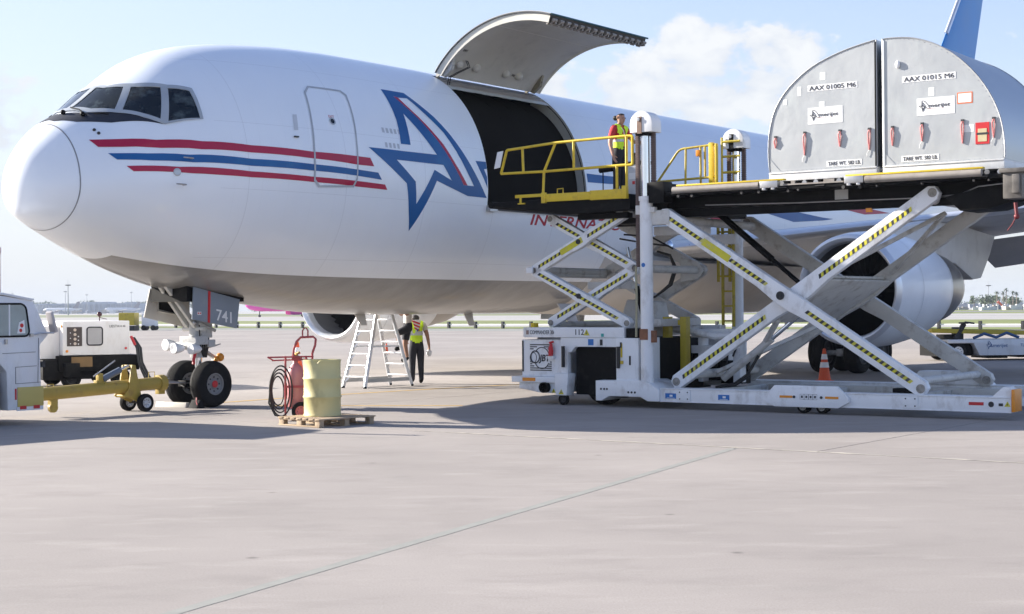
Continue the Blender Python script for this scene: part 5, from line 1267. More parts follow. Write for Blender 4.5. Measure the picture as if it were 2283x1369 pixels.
for u in (-1.5, -3.95):
    for v in (-.92, .92): wheel('wheel', (u, v, .50), (0,1,0), .50, .32, tractor, None, AF, GEARP)
    mb = MB(AF); mb.box((u-.55,-.75,.28),(u+.55,.75,.98)); mb.build('wheel_arch', BLACK, tractor)
def rrect(u0, u1, z0, z1, r, n=5, sk=0.):
    P_ = []
    for cx, cz, a0 in ((u1-r, z1-r, 0), (u0+r, z1-r, 90), (u0+r, z0+r, 180), (u1-r, z0+r, 270)):
        for k in range(n+1):
            a = R(a0+90*k/n); x, z = cx+r*math.cos(a), cz+r*math.sin(a); P_.append((x - sk*(z-z0), z))
    return P_
WGL = mat('tractor_window', (.28,.33,.33), .1, var=.25, scale=2, coat=.5)
wq = rrect(-1.75, -.47, 1.455, 1.985, .10, 5, .16)
mb = MB(AF); mb.prism([(u, 1.1005, z) for u, z in wq], (0,.006,0)); wo = mb.build('side_window', WGL, tractor, smooth=30)
mb = MB(AF); mb.path([(u, 1.108, z) for u, z in wq], .016, 6, True); mb.build('window_gasket', RUBBER, wo)
mb = MB(AF); mb.box((-.88,1.1068,1.47),(-.85,1.112,1.98)); mb.build('window_bar', TRW, wo)
mb = MB(AF); mb.prism([(-.72,1.1068,1.50),(-.56,1.1068,1.50),(-.58,1.1068,1.72),(-.68,1.1068,1.68)], (0,.003,0)); so = mb.build('sticker', TXTW, wo, smooth=0)
mb = MB(AF); mb.lathe((-.63,1.111,1.63), (0,1,0), [(0,.035),(.001,.001)], 14); mb.lathe((-.65,1.111,1.55), (0,1,0), [(0,.03),(.001,.001)], 14); mb.build('sticker_mark', RED, so)
mb = MB(AF); mb.prism([(-.125,-.95,1.50),(-.125,.95,1.50),(-.385,.95,1.98),(-.385,-.95,1.98)], (.012,0,.004)); mb.build('windscreen', WGL, tractor)
mb = MB(AF); mb.box((-.72,1.101,.30),(-.235,1.118,.62)); mb.box((-.245,-1.05,.30),(-.22,1.118,.62)); yp = mb.build('bumper_plate', mat('plate_yellow', (.55,.44,.13), .5, var=.08, scale=4), tractor, bevel=.004)
mb = MB(AF); mb.box((-.765,1.101,.42),(-.74,1.112,.60)); mb.build('reflector', RED, tractor, smooth=0)
for u in (-.68, -.42): mb = MB(AF); mb.box((u,1.119,.26),(u+.12,1.124,.315)); mb.build('reflector', RED, tractor, smooth=0)
mb = MB(AF); mb.box((-.74,1.101,.235),(-.225,1.115,.298)); mb.build('bumper_strip', TXTW, tractor, smooth=0)
mb = MB(AF)
for seg in ([(-.30,1.103,1.42),(-.32,1.103,.68)], [(-1.0,1.103,1.18),(-.36,1.103,1.19)], [(-.75,1.103,.95),(-.34,1.103,.96)], [(-.75,1.103,.68),(-.75,1.103,.95)], [(-.75,1.103,.68),(-.26,1.103,.69)]): mb.path(seg, .005, 4)
mb.build('panel_joint', mat('panel_joint_grey', (.12,.12,.13), .7), tractor)  # thin dark lines drawn along the panel joints
mb = MB(AF); mb.path([(-.44,1.11,1.47),(-.30,1.16,1.50),(-.05,1.18,1.50)], .014, 6); mb.cbox((-.45,1.12,1.47), (.06,.04,.05)); mb.build('mirror_arm', STEEL, tractor)
mb = MB(AF); mb.prism([(-.03,1.20,1.50),(.02,1.20,1.52),(-.08,1.20,1.86),(-.12,1.20,1.84)], (0,-.16,0)); mb.build('mirror', mat('mirror_grey', (.45,.42,.42), .3, var=.1), tractor, bevel=.01)
mb = MB(AF); mb.cbox((-.21,1.08,.98), (.07,.05,.10)); mb.build('hinge', DARK, tractor)
mb = MB(AF); mb.box((-.96,1.11,1.33),(-.92,1.14,1.41)); mb.build('door_handle', STEEL, tractor)
mb = MB(AF); mb.tube((-1.0,.98,2.10),(-1.0,.98,2.84), .055, 12); mb.tube((-1.0,.98,2.80),(-1.0,.98,2.90), .065, 12); mb.build('exhaust_stack', mat('stack_pinkish', (.62,.50,.52), .5, var=.1), tractor)
mb = MB(AF); mb.prism([(-.42,-1.12,2.03),(-1.0,-1.12,2.13),(-2.3,-1.12,2.18),(-2.3,-1.12,2.215),(-.98,-1.12,2.165),(-.38,-1.12,2.065)], (0,2.24,0)); mb.build('roof', TRW, tractor, bevel=.008)
mb = MB(AF); mb.box((-.25,-.25,.30),(-.05,.25,.50)); mb.build('hitch', DARK, tractor, bevel=.01)

# ------------------------------------------------------------------ tow bar
BARY = mat('towbar_yellow', (.42,.30,.055), .5, var=.12, scale=4, stain=(.22,.14,.06), stain_amt=.7, stain_scale=4)
tb = thing('tow_bar', 'worn yellow tow bar on two small wheels joining tractor to nose wheel', 'tow bar', AF(2.6, 0, 0))
mb = MB(AF); mb.tube((.45,0,.41),(3.22,0,.50), .118, 24); bar = mb.build('tube', BARY, tb)
mb = MB(AF); mb.tube((3.16,0,.495),(3.30,0,.50), .155, 24); mb.cbox((3.22,0,.36), (.14,.12,.14)); mb.tube((.38,0,.41),(.50,0,.412), .135, 24); mb.build('flange', BARY, tb, bevel=.008)
mb = MB(AF)
for k in range(10):
    a = 2*math.pi*k/10; mb.tube((3.29,.125*math.cos(a),.5+.125*math.sin(a)),(3.33,.125*math.cos(a),.5+.125*math.sin(a)), .014, 6)
fine(mb.build('flange_bolt', STEEL, tb))
mb = MB(AF); mb.path([(.48,0,.45),(.30,.05,.43),(.10,.0,.40),(.05,-.05,.40),(-.1,0,.40)], .035, 8); mb.path([(.40,.08,.50),(.36,.12,.42),(.40,.08,.32)], .02, 6); mb.build('hitch_eye', mat('rusty_yellow', (.40,.22,.07), .7, var=.3, scale=12), tb)
for v in (-.07, .07): mb = MB(AF); mb.tube((3.30,v,.54-.04*(v > 0)),(4.02,v*1.6,.46), .016, 8); mb.build('shear_rod', STEEL, tb)
mb = MB(AF); mb.cbox((3.86,0,.46), (.22,.22,.12)); mb.path([(3.78,-.1,.44),(3.74,.1,.40),(3.9,.16,.34),(3.95,.0,.32)], .02, 6); mb.build('tow_head', BLACK, tb, bevel=.01)
for v in (-.24, .24): wheel('wheel', (2.66, v, .165), (0,1,0), .165, .13, tb, None, AF, mat('rim_silver', (.6,.62,.64), .35, metal=.6))
mb = MB(AF); mb.tube((2.66,-.24,.165),(2.66,.24,.165), .022, 8); mb.build('axle', DARK, tb)
for v in (-.13, .13):
    mb = MB(AF); mb.prism([(2.24,v-.015,.30),(2.34,v-.015,.28),(2.62,v-.015,.16),(2.68,v-.015,.18),(2.52,v-.015,.86),(2.44,v-.015,.86),(2.36,v-.015,.42)], (0,.03,0)); mb.build('wheel_bracket', BARY, tb, bevel=.006)
mb = MB(AF); mb.tube((2.48,-.14,.84),(2.48,.14,.84), .025, 10); mb.tube((2.30,-.14,.30),(2.30,.14,.30), .03, 10); mb.cbox((1.82,0,.56), (.20,.10,.10)); mb.box((1.86,-.1,.535),(2.44,.1,.56)); mb.build('lift_frame', BARY, tb, bevel=.006)
mb = MB(AF); mb.tube((1.86,.02,.62),(2.26,.02,.775), .058, 16); cyl = mb.build('lift_cylinder', mat('cylinder_bluegrey', (.13,.16,.21), .4, var=.1), tb)
mb = MB(AF); mb.tube((2.26,.02,.775),(2.46,.02,.84), .028, 12); mb.build('cylinder_rod', CHROME, cyl)
mb = MB(AF); mb.tube((1.66,.03,.68),(2.14,.03,.95), .014, 8); mb.build('pump_handle', STEEL, tb)
mb = MB(AF); mb.cbox((1.80,.02,.66), (.10,.09,.14)); mb.build('pump_body', BARY, tb, bevel=.01)
for u, h in ((2.95,.11), (.68,.05)):
    mb = MB(AF); z0 = .41+.0325*(u-.45)+.11; mb.path([(u,0,z0),(u,0,z0+h),(u+.14,0,z0+h),(u+.14,0,z0)], .008, 6); mb.build('lift_handle', BARY, tb)
mb = MB(AF); mb.cbox((.80,0,.27), (.14,.10,.12)); mb.tube((.80,-.03,.17),(.80,.03,.17), .09, 14); mb.build('parking_foot', BARY, tb)

# ------------------------------------------------------------------ ground power unit
GX, GY = Vector((.866,.5,0)), Vector((-.5,.866,0)); GO = Vector((-10.75,37.0,0))
def PF(x, y, z): return GO + GX*x + GY*y + Vector((0,0,z))
gpu = thing('ground_power_unit', 'boxy white ground power unit with gauge panel behind the tow bar', 'power unit', PF(.8, 1.2, 0))
GPW = mat('gpu_white', (.76,.74,.71), .5, var=.05, scale=2, stain=(.5,.45,.38), stain_amt=.5, stain_scale=2.5, streak=.6)
mb = MB(PF); mb.box((0,0,.80),(1.62,2.4,1.62)); gb = mb.build('housing', GPW, gpu, bevel=.02)
mb = MB(PF); mb.box((-.5,.3,.72),(-.004,2.3,1.50)); mb.build('side_cabinet', GPW, gpu, bevel=.015)
mb = MB(PF); mb.box((-.1,-.02,.42),(1.85,2.5,.79)); mb.box((-.45,.1,.22),(1.5,2.4,.70)); mb.box((.0,-.25,.30),(.35,.0,.62)); mb.build('chassis', BLACK, gpu, bevel=.015)
for x in (.25, 1.45):
    for y in (.25, 2.1): wheel('wheel', (x, y, .24), (0,1,0), .24, .18, gpu, None, PF, DARK)
mb = MB(PF); mb.box((.10,-.012,1.02),(.46,-.001,1.48)); gp = mb.build('gauge_panel', mat('panel_brown', (.06,.045,.04), .5, var=.3), gb)
for k in range(4):
    mb = MB(PF); mb.lathe((.29,-.013,1.08+.11*k), (0,-1,0), [(0,.035),(.012,.035),(.012,.001)], 14); mb.build('gauge', mat('gauge_face', (.6,.5,.4), .4), gp)
mb = MB(PF)
for k in range(3): mb.lathe((.37,-.013,1.07+.09*k), (0,-1,0), [(0,.016),(.012,.016),(.012,.001)], 8); mb.lathe((.18,-.013,1.08+.13*k), (0,-1,0), [(0,.012),(.012,.012),(.012,.001)], 8)
fine(mb.build('knob', TXTW, gp))
def PR(u0,u1,z0,z1,r): return rrect(u0,u1,z0,z1,r)
mb = MB(PF); mb.prism([(u,-.014,z) for u, z in PR(.58,.95,1.04,1.47,.06)], (0,.013,0)); hw = mb.build('hatch_window', mat('hatch_glass', (.42,.41,.40), .2, var=.1, coat=.3), gb)
mb = MB(PF); mb.path([(u,-.016,z) for u, z in PR(.58,.95,1.04,1.47,.06)], .016, 6, True); mb.build('hatch_gasket', DARK, hw)
lettering('lettering', 'UESTA', lambda x, y, d: PF(1.12+x, -.003-d, 1.46+y), .06, TXT, gb); lettering('lettering', 'H 48', lambda x, y, d: PF(1.38+x, -.003-d, 1.465+y), .05, TXT, gb)
mb = MB(PF); mb.lathe((.10,-.002,.90), (0,-1,0), [(0,.035),(.02,.03),(.022,.001)], 12); mb.lathe((-.006,.06,1.5), (-1,0,0), [(0,.04),(.02,.03),(.022,.001)], 12); mb.build('amber_lamp', ORANGE, gb)
mb = MB(PF); mb.lathe((1.52,-.002,.95), (0,-1,0), [(0,.03),(.02,.03),(.022,.001)], 12); mb.build('red_lamp', RED, gb)
mb = MB(PF); mb.tube((1.02,.5,1.62),(1.02,.5,1.72), .012, 8); mb.tube((1.02,.5,1.70),(1.2,.5,1.66), .008, 6); mb.ball((1.02,.5,1.78), .065, 14, 10); mb.build('warning_beacon', mat('beacon_dark', (.05,.01,.012), .2), gpu)
mb = MB(PF); mb.box((.2,-.03,.52),(.7,-.021,.76)); mb.build('brown_box', mat('crate_brown', (.22,.13,.05), .7, var=.2), gpu)
for k in range(3): mb = MB(PF); mb.path([(1.70+.03*k,.1,1.2),(1.78+.05*k,-.05,.95),(1.80+.05*k,-.1,.6),(1.92+.06*k,-.2,.25),(2.1+.06*k,-.3,.05)], .028, 8); mb.build('power_cable', HOSE, gpu)
mb = MB(PF); mb.path([(1.66,.02,1.24),(1.74,-.05,1.02)], .035, 8); mb.build('cable_sleeve', RED, gpu)
mb = MB(PF); mb.box((-.51,.5,.80),(-.504,1.0,1.30)); mb.box((-.51,1.3,.85),(-.504,2.1,1.35)); mb.build('cabinet_door', mat('door_white', (.7,.69,.67), .5), gpu, bevel=.003)

# ------------------------------------------------------------------ pallet, drum, wheeled extinguisher
pc = Vector((-3.0,24.92,0)); e1 = Vector((.717,-.697,0)); e2 = Vector((.697,.717,0))
def WF(a, b, z): return pc + e1*a + e2*b + Vector((0,0,z))
pal = thing('wooden_pallet', 'weathered wooden pallet on the apron under the yellow drum', 'pallet', pc)
for k in range(7):
    a = -.515 + .157*k; mb = MB(WF); mb.box((a, -.585, .118), (a+.105+.012*(k % 2), .585, .140)); mb.build('deck_board', WOOD, pal, bevel=.003)
for b in (-.56, -.045, .47):
    mb = MB(WF); mb.box((-.515, b, .024), (-.40, b+.09, .098)); mb.box((-.06, b, .024), (.06, b+.09, .098)); mb.box((.40, b, .024), (.515, b+.09, .098)); mb.build('block', WOOD, pal, bevel=.003)
    mb = MB(WF); mb.box((-.515, b-.01, .099), (.515, b+.10, .1175)); mb.build('stringer_board', WOOD, pal, bevel=.003)
    mb = MB(WF); mb.box((-.515, b-.01, .004), (.515, b+.10, .0235)); mb.build('bottom_board', WOOD, pal, bevel=.003)
DC = Vector((-3.07,24.96,.141))
dr = thing('steel_drum', 'pale yellow open steel drum standing on the wooden pallet', 'drum', DC)
mb = MB(); prf = [(.012,.292),(0,.302),(.012,.306),(.03,.300),(.04,.296),(.285,.296),(.302,.311),(.320,.311),(.337,.296),(.58,.296),(.597,.311),(.615,.311),(.632,.296),(.83,.296),(.86,.299),(.885,.305),(.90,.306),(.905,.300),(.895,.290),(.80,.288),(.4,.287)]
mb.lathe(DC, (0,0,1), prf, 56)
for i, v in enumerate(mb.v):      # the dented lip facing the viewer
    d = v - DC; a = math.atan2(d.y, d.x); q = math.exp(-((a-R(-103))/.16)**2)*max(0, (d.z-.80)/.1)
    if q > .01: v.z -= .055*q; v.x -= d.x*.10*q; v.y -= d.y*.10*q
mb.build('drum_body', CREAM, dr, smooth=50)
mb = MB(); mb.lathe(DC, (0,0,1), [(.38,.287),(.38,.001)], 40); mb.build('drum_contents', DARK, dr)
ex = Vector((-3.66,25.95,0))
def EF(x, y, z): return ex + Vector((x, y, z))
xt = thing('wheeled_extinguisher', 'red wheeled fire extinguisher cart with coiled black hose behind the drum', 'extinguisher cart', ex)
mb = MB(EF); mb.lathe((.02,0,.20), (0,0,1), [(0,.001),(0,.10),(.04,.135),(.60,.135),(.70,.10),(.76,.04),(.84,.04),(.84,.001)], 28); mb.build('pressure_cylinder', mat('faded_extinguisher_red', (.50,.20,.21), .45, var=.1, scale=4), xt, smooth=50)
FRR = mat('frame_red', (.36,.055,.065), .45, var=.15, scale=5)
for x in (-.13, .22): mb = MB(EF); mb.path([(x,-.16,.03),(x,-.15,.6),(x*.98,-.12,1.08)], .018, 8); mb.build('upright', FRR, xt)
mb = MB(EF); mb.path(bend([(.00,1.07),(.02,1.22),(.10,1.40),(.30,1.40),(.33,1.30),(.27,1.08),(.27,.75)], .05), .018, 8) if False else mb.path([(.0,-.12,1.07),(.015,-.12,1.20),(.06,-.12,1.32),(.13,-.12,1.39),(.34,-.12,1.40),(.38,-.12,1.36),(.37,-.12,1.26),(.32,-.12,1.12),(.32,-.12,.80)], .020, 8); mb.path([(.16,-.12,1.40),(.16,-.12,1.50),(.19,-.12,1.545),(.225,-.12,1.545),(.25,-.12,1.50),(.25,-.12,1.40)], .013, 8); mb.build('push_handle', FRR, xt)
mb = MB(EF); mb.tube((-.42,-.14,1.06),(.34,-.14,1.07), .014, 8); mb.tube((-.38,.05,1.00),(.22,.05,1.02), .012, 8); mb.tube((-.42,-.14,1.06),(-.35,.05,1.0), .012, 8); mb.box((-.12,-.16,.55),(.22,-.14,.59)); mb.box((-.12,-.16,.03),(.22,.10,.055)); mb.box((-.02,-.1,1.0),(.12,.1,1.05)); mb.build('cross_frame', FRR, xt)
for y in (-.20, .20): wheel('wheel', (.14, y, .16), (0,1,0), .16, .07, xt, None, EF, REDP)
mb = MB(EF)
for k in range(4):
    rx, rz = .19-.03*k, .42-.06*k; mb.path([(-.20-.02*k+rx*math.cos(a), -.17+.02*k, .50+rz*math.sin(a)) for a in [2*math.pi*j/30 for j in range(30)]], .013, 8, True)
mb.path([(-.38,-.18,.5),(-.40,-.18,.30),(-.30,-.18,.10),(-.10,-.18,.05),(.0,-.18,.05)], .016, 8); mb.build('hose_coil', HOSE, xt)
mb = MB(EF); mb.cbox((.02,-.02,1.06), (.10,.10,.08)); mb.tube((.02,-.02,1.1),(.10,-.10,1.14), .02, 8); mb.build('valve', mat('brass', (.45,.30,.12), .4, metal=.6), xt)

# ------------------------------------------------------------------ step ladder
lad = thing('step_ladder', 'aluminium double-sided step ladder under the airplane belly', 'ladder', (-3.2,36.9,0))
fl_, fr_, rl_, rr_ = Vector((-4.0,36.5,0)), Vector((-3.44,36.05,0)), Vector((-2.98,37.75,0)), Vector((-2.42,37.25,0))
top = 1.76
tfl, tfr, trl, trr = Vector((-3.58,37.05,top)), Vector((-3.22,36.75,top)), Vector((-3.24,37.25,top)), Vector((-2.88,36.95,top))
for a, b in ((fl_,tfl),(fr_,tfr),(rl_,trl),(rr_,trr)):
    mb = MB(); mb.beam(a, b, .035, .085, (.7,-.7,0)); ro = mb.build('side_rail', ALUL, lad, bevel=.006)
    mb = MB(); mb.cbox(a+Vector((0,0,.02)), (.07,.07,.045)); mb.build('foot', RUBBER, ro)
mb = MB(); mb.prism([tfl+Vector((-.03,0,0)), tfr+Vector((0,-.03,0)), trr+Vector((.03,0,0)), trl+Vector((0,.03,0))], (0,0,.05)); mb.build('top_cap', ALUL, lad, bevel=.01)
for A_, B_, TA, TB in ((fl_,fr_,tfl,tfr),(rl_,rr_,trl,trr)):
    for k in range(1, 7):
        f = k/6.6; a, b = A_.lerp(TA, f), B_.lerp(TB, f); mb = MB(); mb.beam(a, b, .09, .03, (.6,.8,0)); st_ = mb.build('step', ALUL, lad, bevel=.004)
        if k < 6:
            mb = MB(); q = (b-a).normalized()
            mb.beam(a+q*.13, A_.lerp(TA, f-.075), .012, .03, (.6,.8,0)); mb.beam(b-q*.13, B_.lerp(TB, f-.075), .012, .03, (.6,.8,0)); fine(mb.build('step_brace', ALUL, st_))
for A_, B_, TA, TB in ((fl_,rl_,tfl,trl),(fr_,rr_,tfr,trr)):
    mb = MB(); mb.beam(A_.lerp(TA,.55), B_.lerp(TB,.55), .012, .035, (.7,-.7,0)); mb.build('spreader', ALUL, lad)
mb = MB(); mb.beam(fr_.lerp(tfr,.1), rr_.lerp(trr,.1), .012, .09, (.7,-.7,0)); mb.beam(fl_.lerp(tfl,.1), rl_.lerp(trl,.1), .012, .09, (.7,-.7,0)); mb.build('base_rail', mat('dull_alu', (.45,.45,.44), .5, metal=.4), lad)

# ------------------------------------------------------------------ cones and chocks
def cone(label, x, y, h, bands):
    t = thing('traffic_cone', label, 'traffic cone', (x, y, 0), 'traffic cones on the apron')
    r0, r1 = h*.20, h*.045
    mb = MB(); mb.cbox((x,y,h*.02), (h*.5,h*.5,h*.04)); mb.build('base', CONE_O, t, bevel=.006)
    mb = MB(); mb.lathe((x,y,h*.04), (0,0,1), [(0,r0),(h*.02,r0*.95),(h*.94,r1),(h*.96,r1*.8),(h*.96,.001)], 24); mb.build('cone_body', CONE_O, t)
    for f0, f1 in bands:
        mb = MB(); g_ = lambda f: r0+(r1-r0)*f+.004; mb.lathe((x,y,h*.04), (0,0,1), [(h*.96*f0,g_(f0)),(h*.96*f1,g_(f1))], 24); mb.build('white_band', TXTW, t)
cone('small plain red traffic cone standing far behind the ladder', -5.2, 64.0, .46, [])
cone('orange and white cone rising behind the red extinguisher cart', -6.25, 45.0, .92, [(.45,.60),(.66,.82)])
cone('orange traffic cone with white bands beside the main wheels', 7.62, 37.8, .80, [(.40,.57),(.66,.83)])
ck = MB(AF); ck.prism([(3.66,-.66,0),(3.79,-.66,0),(3.77,-.66,.10),(3.68,-.66,.10)], (.07,.78,0)); tag(ck.build('wheel_chock', mat('chock_white', (.66,.62,.54), .6, var=.15, scale=6), None, bevel=.008), 'long white wheel chock lying in front of the nose wheels', 'wheel chock')
ck = MB(AF); ck.prism([(3.70,.22,0),(3.92,.22,0),(3.86,.22,.16),(3.80,.22,.16)], (0,.24,0)); c2 = ck.build('wheel_chock', RUBBER, None, bevel=.01); tag(c2, 'black rubber chock with red cord at the near nose wheel', 'wheel chock')
ck = MB(AF); ck.path([(3.82,.34,.16),(3.78,.38,.20),(3.74,.42,.12),(3.76,.45,.02)], .012, 6); ck.build('cord', REDP, c2)

# ------------------------------------------------------------------ belt loader at right
BX = Vector((.985,.17,0)); BY = Vector((-.17,.985,0)); BO = Vector((14.15,50.6,0))
def BF(x, y, z): return BO + BX*x + BY*y + Vector((0,0,z))
bl = thing('belt_loader', 'low white belt loader truck with long yellow conveyor beyond the engine', 'belt loader', BF(3.0, .8, 0))
mb = MB(BF); mb.prism([(.10,0,.62),(.10,0,.70),(6.2,0,.70),(6.2,0,.17),(1.22,0,.17),(1.0,0,.58),(.12,0,.58)], (0,1.7,0)); bb = mb.build('body', TRW, bl, bevel=.02)
for x in (.48, 5.2):
    for y in (.12, 1.55): wheel('wheel', (x, y, .30), (0,1,0), .30, .22, bl, None, BF, TXTW)
mb = MB(BF); mb.box((-.15,.1,.15),(.12,1.6,.62)); mb.box((.05,.25,.16),(1.1,1.4,.56)); mb.box((1.6,.2,.07),(2.3,1.4,.165)); mb.box((2.7,.2,.09),(4.6,1.4,.165)); mb.build('underbody', BLACK, bl)
mb = MB(BF); mb.beam((-.35,.75,1.00),(6.6,.75,.78), 1.0, .14, (0,1,0)); cv = mb.build('conveyor', YELD, bl, bevel=.01)
mb = MB(BF); mb.beam((-.35,.75,1.075),(6.6,.75,.855), .8, .01, (0,1,0)); mb.build('conveyor_belt', RUBBER, cv)
mb = MB(BF); mb.beam((.50,.3,.72),(.82,.3,1.22), .10, .14, (0,1,0)); mb.path([(.72,.05,1.27),(1.05,.05,1.23)], .03, 8); mb.cbox((.8,.3,1.24), (.2,.3,.06)); mb.build('steering_column', DARK, bl)
mb = MB(BF); mb.box((.2,.5,.70),(.8,1.1,.86)); mb.box((.75,.5,.7),(.9,1.1,1.1)); mb.build('driver_seat', DARK, bl, bevel=.02)
mb = MB(BF); mb.path([(1.1,.2,.74),(1.5,.25,.88),(1.9,.2,.76),(2.3,.25,.9),(2.7,.2,.75)], .05, 8); mb.build('hose_bundle', mat('blue_hose', (.04,.09,.2), .5), bl)
lettering('lettering', 'Amerijet', lambda x, y, d: BF(1.55+x, -.004-d, .44+y), .12, STR_B, bb, shear=.1, width=.65); lettering('lettering', 'TLC15', lambda x, y, d: BF(2.65+x, -.004-d, .46+y), .09, STR_B, bb); lettering('lettering', 'L 150', lambda x, y, d: BF(3.35+x, -.004-d, .46+y), .09, STR_B, bb)
mb = MB(BF); mb.path([(1.45+(u-6.4)*.055, -.006, .38+(z-3.4)*.09) for u, z in LOGO], .008, 4, True); mb.build('emblem', STR_B, bb)

# ------------------------------------------------------------------ people
def person(name, label, loc, yaw, J, regions, cat='person', eyes=True, size=1.):
    """J: joints {name: ((x, y, z), radius)} in a local frame (x = own right, y = forward); one continuous skinned body, clothing as children"""
    t_ = bpy.data.objects.new('armature_mesh', bpy.data.meshes.new('armature_mesh'))
    names = list(J['pts']); idx = {n: i for i, n in enumerate(names)}
    vs = [Vector(J['pts'][n][0]) for n in names]
    es = [(idx[a], idx[b]) for a, b in J['edges']]
    me = t_.data; me.from_pydata(vs, es, []); C.objects.link(t_)
    sk = t_.modifiers.new('skin', 'SKIN'); sk.use_smooth_shade = True; sk.branch_smoothing = .4
    for i, n in enumerate(names):
        r = J['pts'][n][1]; me.skin_vertices[0].data[i].radius = r if isinstance(r, tuple) else (r, r)
        me.skin_vertices[0].data[i].use_root = (n == 'pelvis')
    ss = t_.modifiers.new('sub', 'SUBSURF'); ss.levels = 2; ss.render_levels = 2
    dg = bpy.context.evaluated_depsgraph_get(); dg.update()
    bm_ = bpy.data.meshes.new_from_object(t_.evaluated_get(dg))
    C.objects.unlink(t_); bpy.data.objects.remove(t_)
    M = Matrix.Rotation(yaw, 3, 'Z'); loc = Vector(loc)
    V0 = [v.co.copy() for v in bm_.vertices]; N0 = [v.normal.copy() for v in bm_.vertices]; F0 = [tuple(p.vertices) for p in bm_.polygons]
    bpy.data.meshes.remove(bm_)
    root = thing(name, label, cat, loc)
    def W(p): return loc + M @ (p*size)
    mb = MB(); mb.add([W(p) for p in V0], F0); body = mb.build('body', J['skin'], root, smooth=180)
    def near(c):
        best = None
        for a, b in J['edges']:
            p, q = Vector(J['pts'][a][0]), Vector(J['pts'][b][0]); d = q-p; t = max(0, min(1, (c-p).dot(d)/d.length_squared)); e = (p+d*t-c).length
            if best is None or e < best[0]: best = (e, a, b, t)
        return best
    info = [near(sum((V0[i] for i in f), Vector())/len(f)) for f in F0]
    cen = [sum((V0[i] for i in f), Vector())/len(f) for f in F0]
    for nm, m, test, off in regions:
        keep = [k for k, f in enumerate(F0) if test(info[k][1], info[k][2], info[k][3], cen[k])]
        if not keep: continue
        used = sorted({i for k in keep for i in F0[k]}); mp = {i: j for j, i in enumerate(used)}
        mb = MB(); mb.add([W(V0[i] + N0[i]*off) for i in used], [tuple(mp[i] for i in F0[k]) for k in keep]); mb.build(nm, m, root, smooth=180)
    if eyes:
        h = Vector(J['pts']['head'][0]); f = Vector(J['face']).normalized(); s = f.cross(Vector((0,0,1))).normalized(); u_ = s.cross(f)
        for sg in (1, -1):
            mb = MB(); mb.ball(W(h+f*.088+s*sg*.032+u_*.012), .011, 8, 6); mb.build('eye', HAIR, root)
            mb = MB(); mb.ball(W(h+s*sg*.086-f*.01), .024, 8, 6, (.6,.8,1.2)); mb.build('ear', J['skin'], root)
        mb = MB(); mb.ball(W(h+f*.098-u_*.018), .017, 8, 6, (1,1,1.3)); mb.build('nose', J['skin'], root)
        mb = MB(); mb.ball(W(h+f*.088-u_*.055), .018, 8, 6, (1,1,.35)); mb.build('mouth', mat('lips', (.35,.13,.11), .5), root)
    return root, W
def skeleton(pose, skin):
    """default standing pose with optional overrides"""
    P = {'pelvis': ((0,0,.90),(.135,.105)), 'waist': ((0,.005,1.05),(.125,.095)), 'chest': ((0,0,1.22),(.150,.105)), 'upchest': ((0,0,1.33),(.115,.09)), 'neck': ((0,.005,1.41),.052), 'jaw': ((0,.03,1.485),.072), 'head': ((0,.015,1.56),.088), 'crown': ((0,.0,1.615),.07)}
    for s, n in ((1,'r'), (-1,'l')):
        P.update({n+'sh': ((s*.165,0,1.335),.066), n+'el': ((s*.235,-.02,1.07),.046), n+'wr': ((s*.25,.03,.84),.031), n+'pa': ((s*.25,.045,.765),(.040,.022)),
                  n+'hip': ((s*.085,0,.86),.095), n+'kn': ((s*.095,.01,.48),.062), n+'an': ((s*.10,-.015,.10),.042), n+'toe': ((s*.115,.13,.045),(.042,.035))})
        for k, (dx, dy, L_) in enumerate(((-.026,.012,.062),(-.009,.006,.072),(.009,.0,.070),(.025,-.006,.056))):
            P[n+'f%d' % k] = ((s*.25+dx*.6, .05+dy, .735), .0115); P[n+'g%d' % k] = ((s*.25+dx*.75-s*.006, .056+dy+.012, .735-L_*.6), .0095); P[n+'h%d' % k] = ((s*.25+dx*.75-s*.018, .066+dy+.014, .735-L_), .008)
        P[n+'t0'] = ((s*.25-s*.028, .065, .79), .013); P[n+'t1'] = ((s*.25-s*.042, .095, .755), .0105)
    E_ = [('pelvis','waist'),('waist','chest'),('chest','upchest'),('upchest','neck'),('neck','jaw'),('jaw','head'),('head','crown')]
    for n in 'rl':
        E_ += [('upchest',n+'sh'),(n+'sh',n+'el'),(n+'el',n+'wr'),(n+'wr',n+'pa'),('pelvis',n+'hip'),(n+'hip',n+'kn'),(n+'kn',n+'an'),(n+'an',n+'toe'),(n+'pa',n+'t0'),(n+'t0',n+'t1')]
        for k in range(4): E_ += [(n+'pa',n+'f%d' % k),(n+'f%d' % k,n+'g%d' % k),(n+'g%d' % k,n+'h%d' % k)]
    # move hands with the wrist when the pose overrides it
    for n in 'rl':
        if n+'wr' in pose:
            a0, a1 = Vector(P[n+'el'][0]), Vector(P[n+'wr'][0]); b0 = Vector(pose.get(n+'el', P[n+'el'][0])); b1 = Vector(pose[n+'wr'])
            q = (a1-a0).rotation_difference(b1-b0)
            for k in list(P):
                if k[0] == n and (k[1:] == 'pa' or k[1] in 'fgh' and k[2:].isdigit() or k[1:] in ('t0','t1')): P[k] = (tuple(b1 + q @ (Vector(P[k][0])-a1)), P[k][1])
    for k, v in pose.items():
        if k in P: P[k] = (v, P[k][1])
    return {'pts': P, 'edges': E_, 'skin': skin, 'face': pose.get('face', (0,1,-.12))}
TOR = {'pelvis','waist','chest','upchest'}
def in_torso(a, b): return a in TOR and b in TOR
legs = lambda a, b: (a in ('pelvis','rhip','lhip','rkn','lkn') and b in ('rhip','lhip','rkn','lkn','ran','lan'))
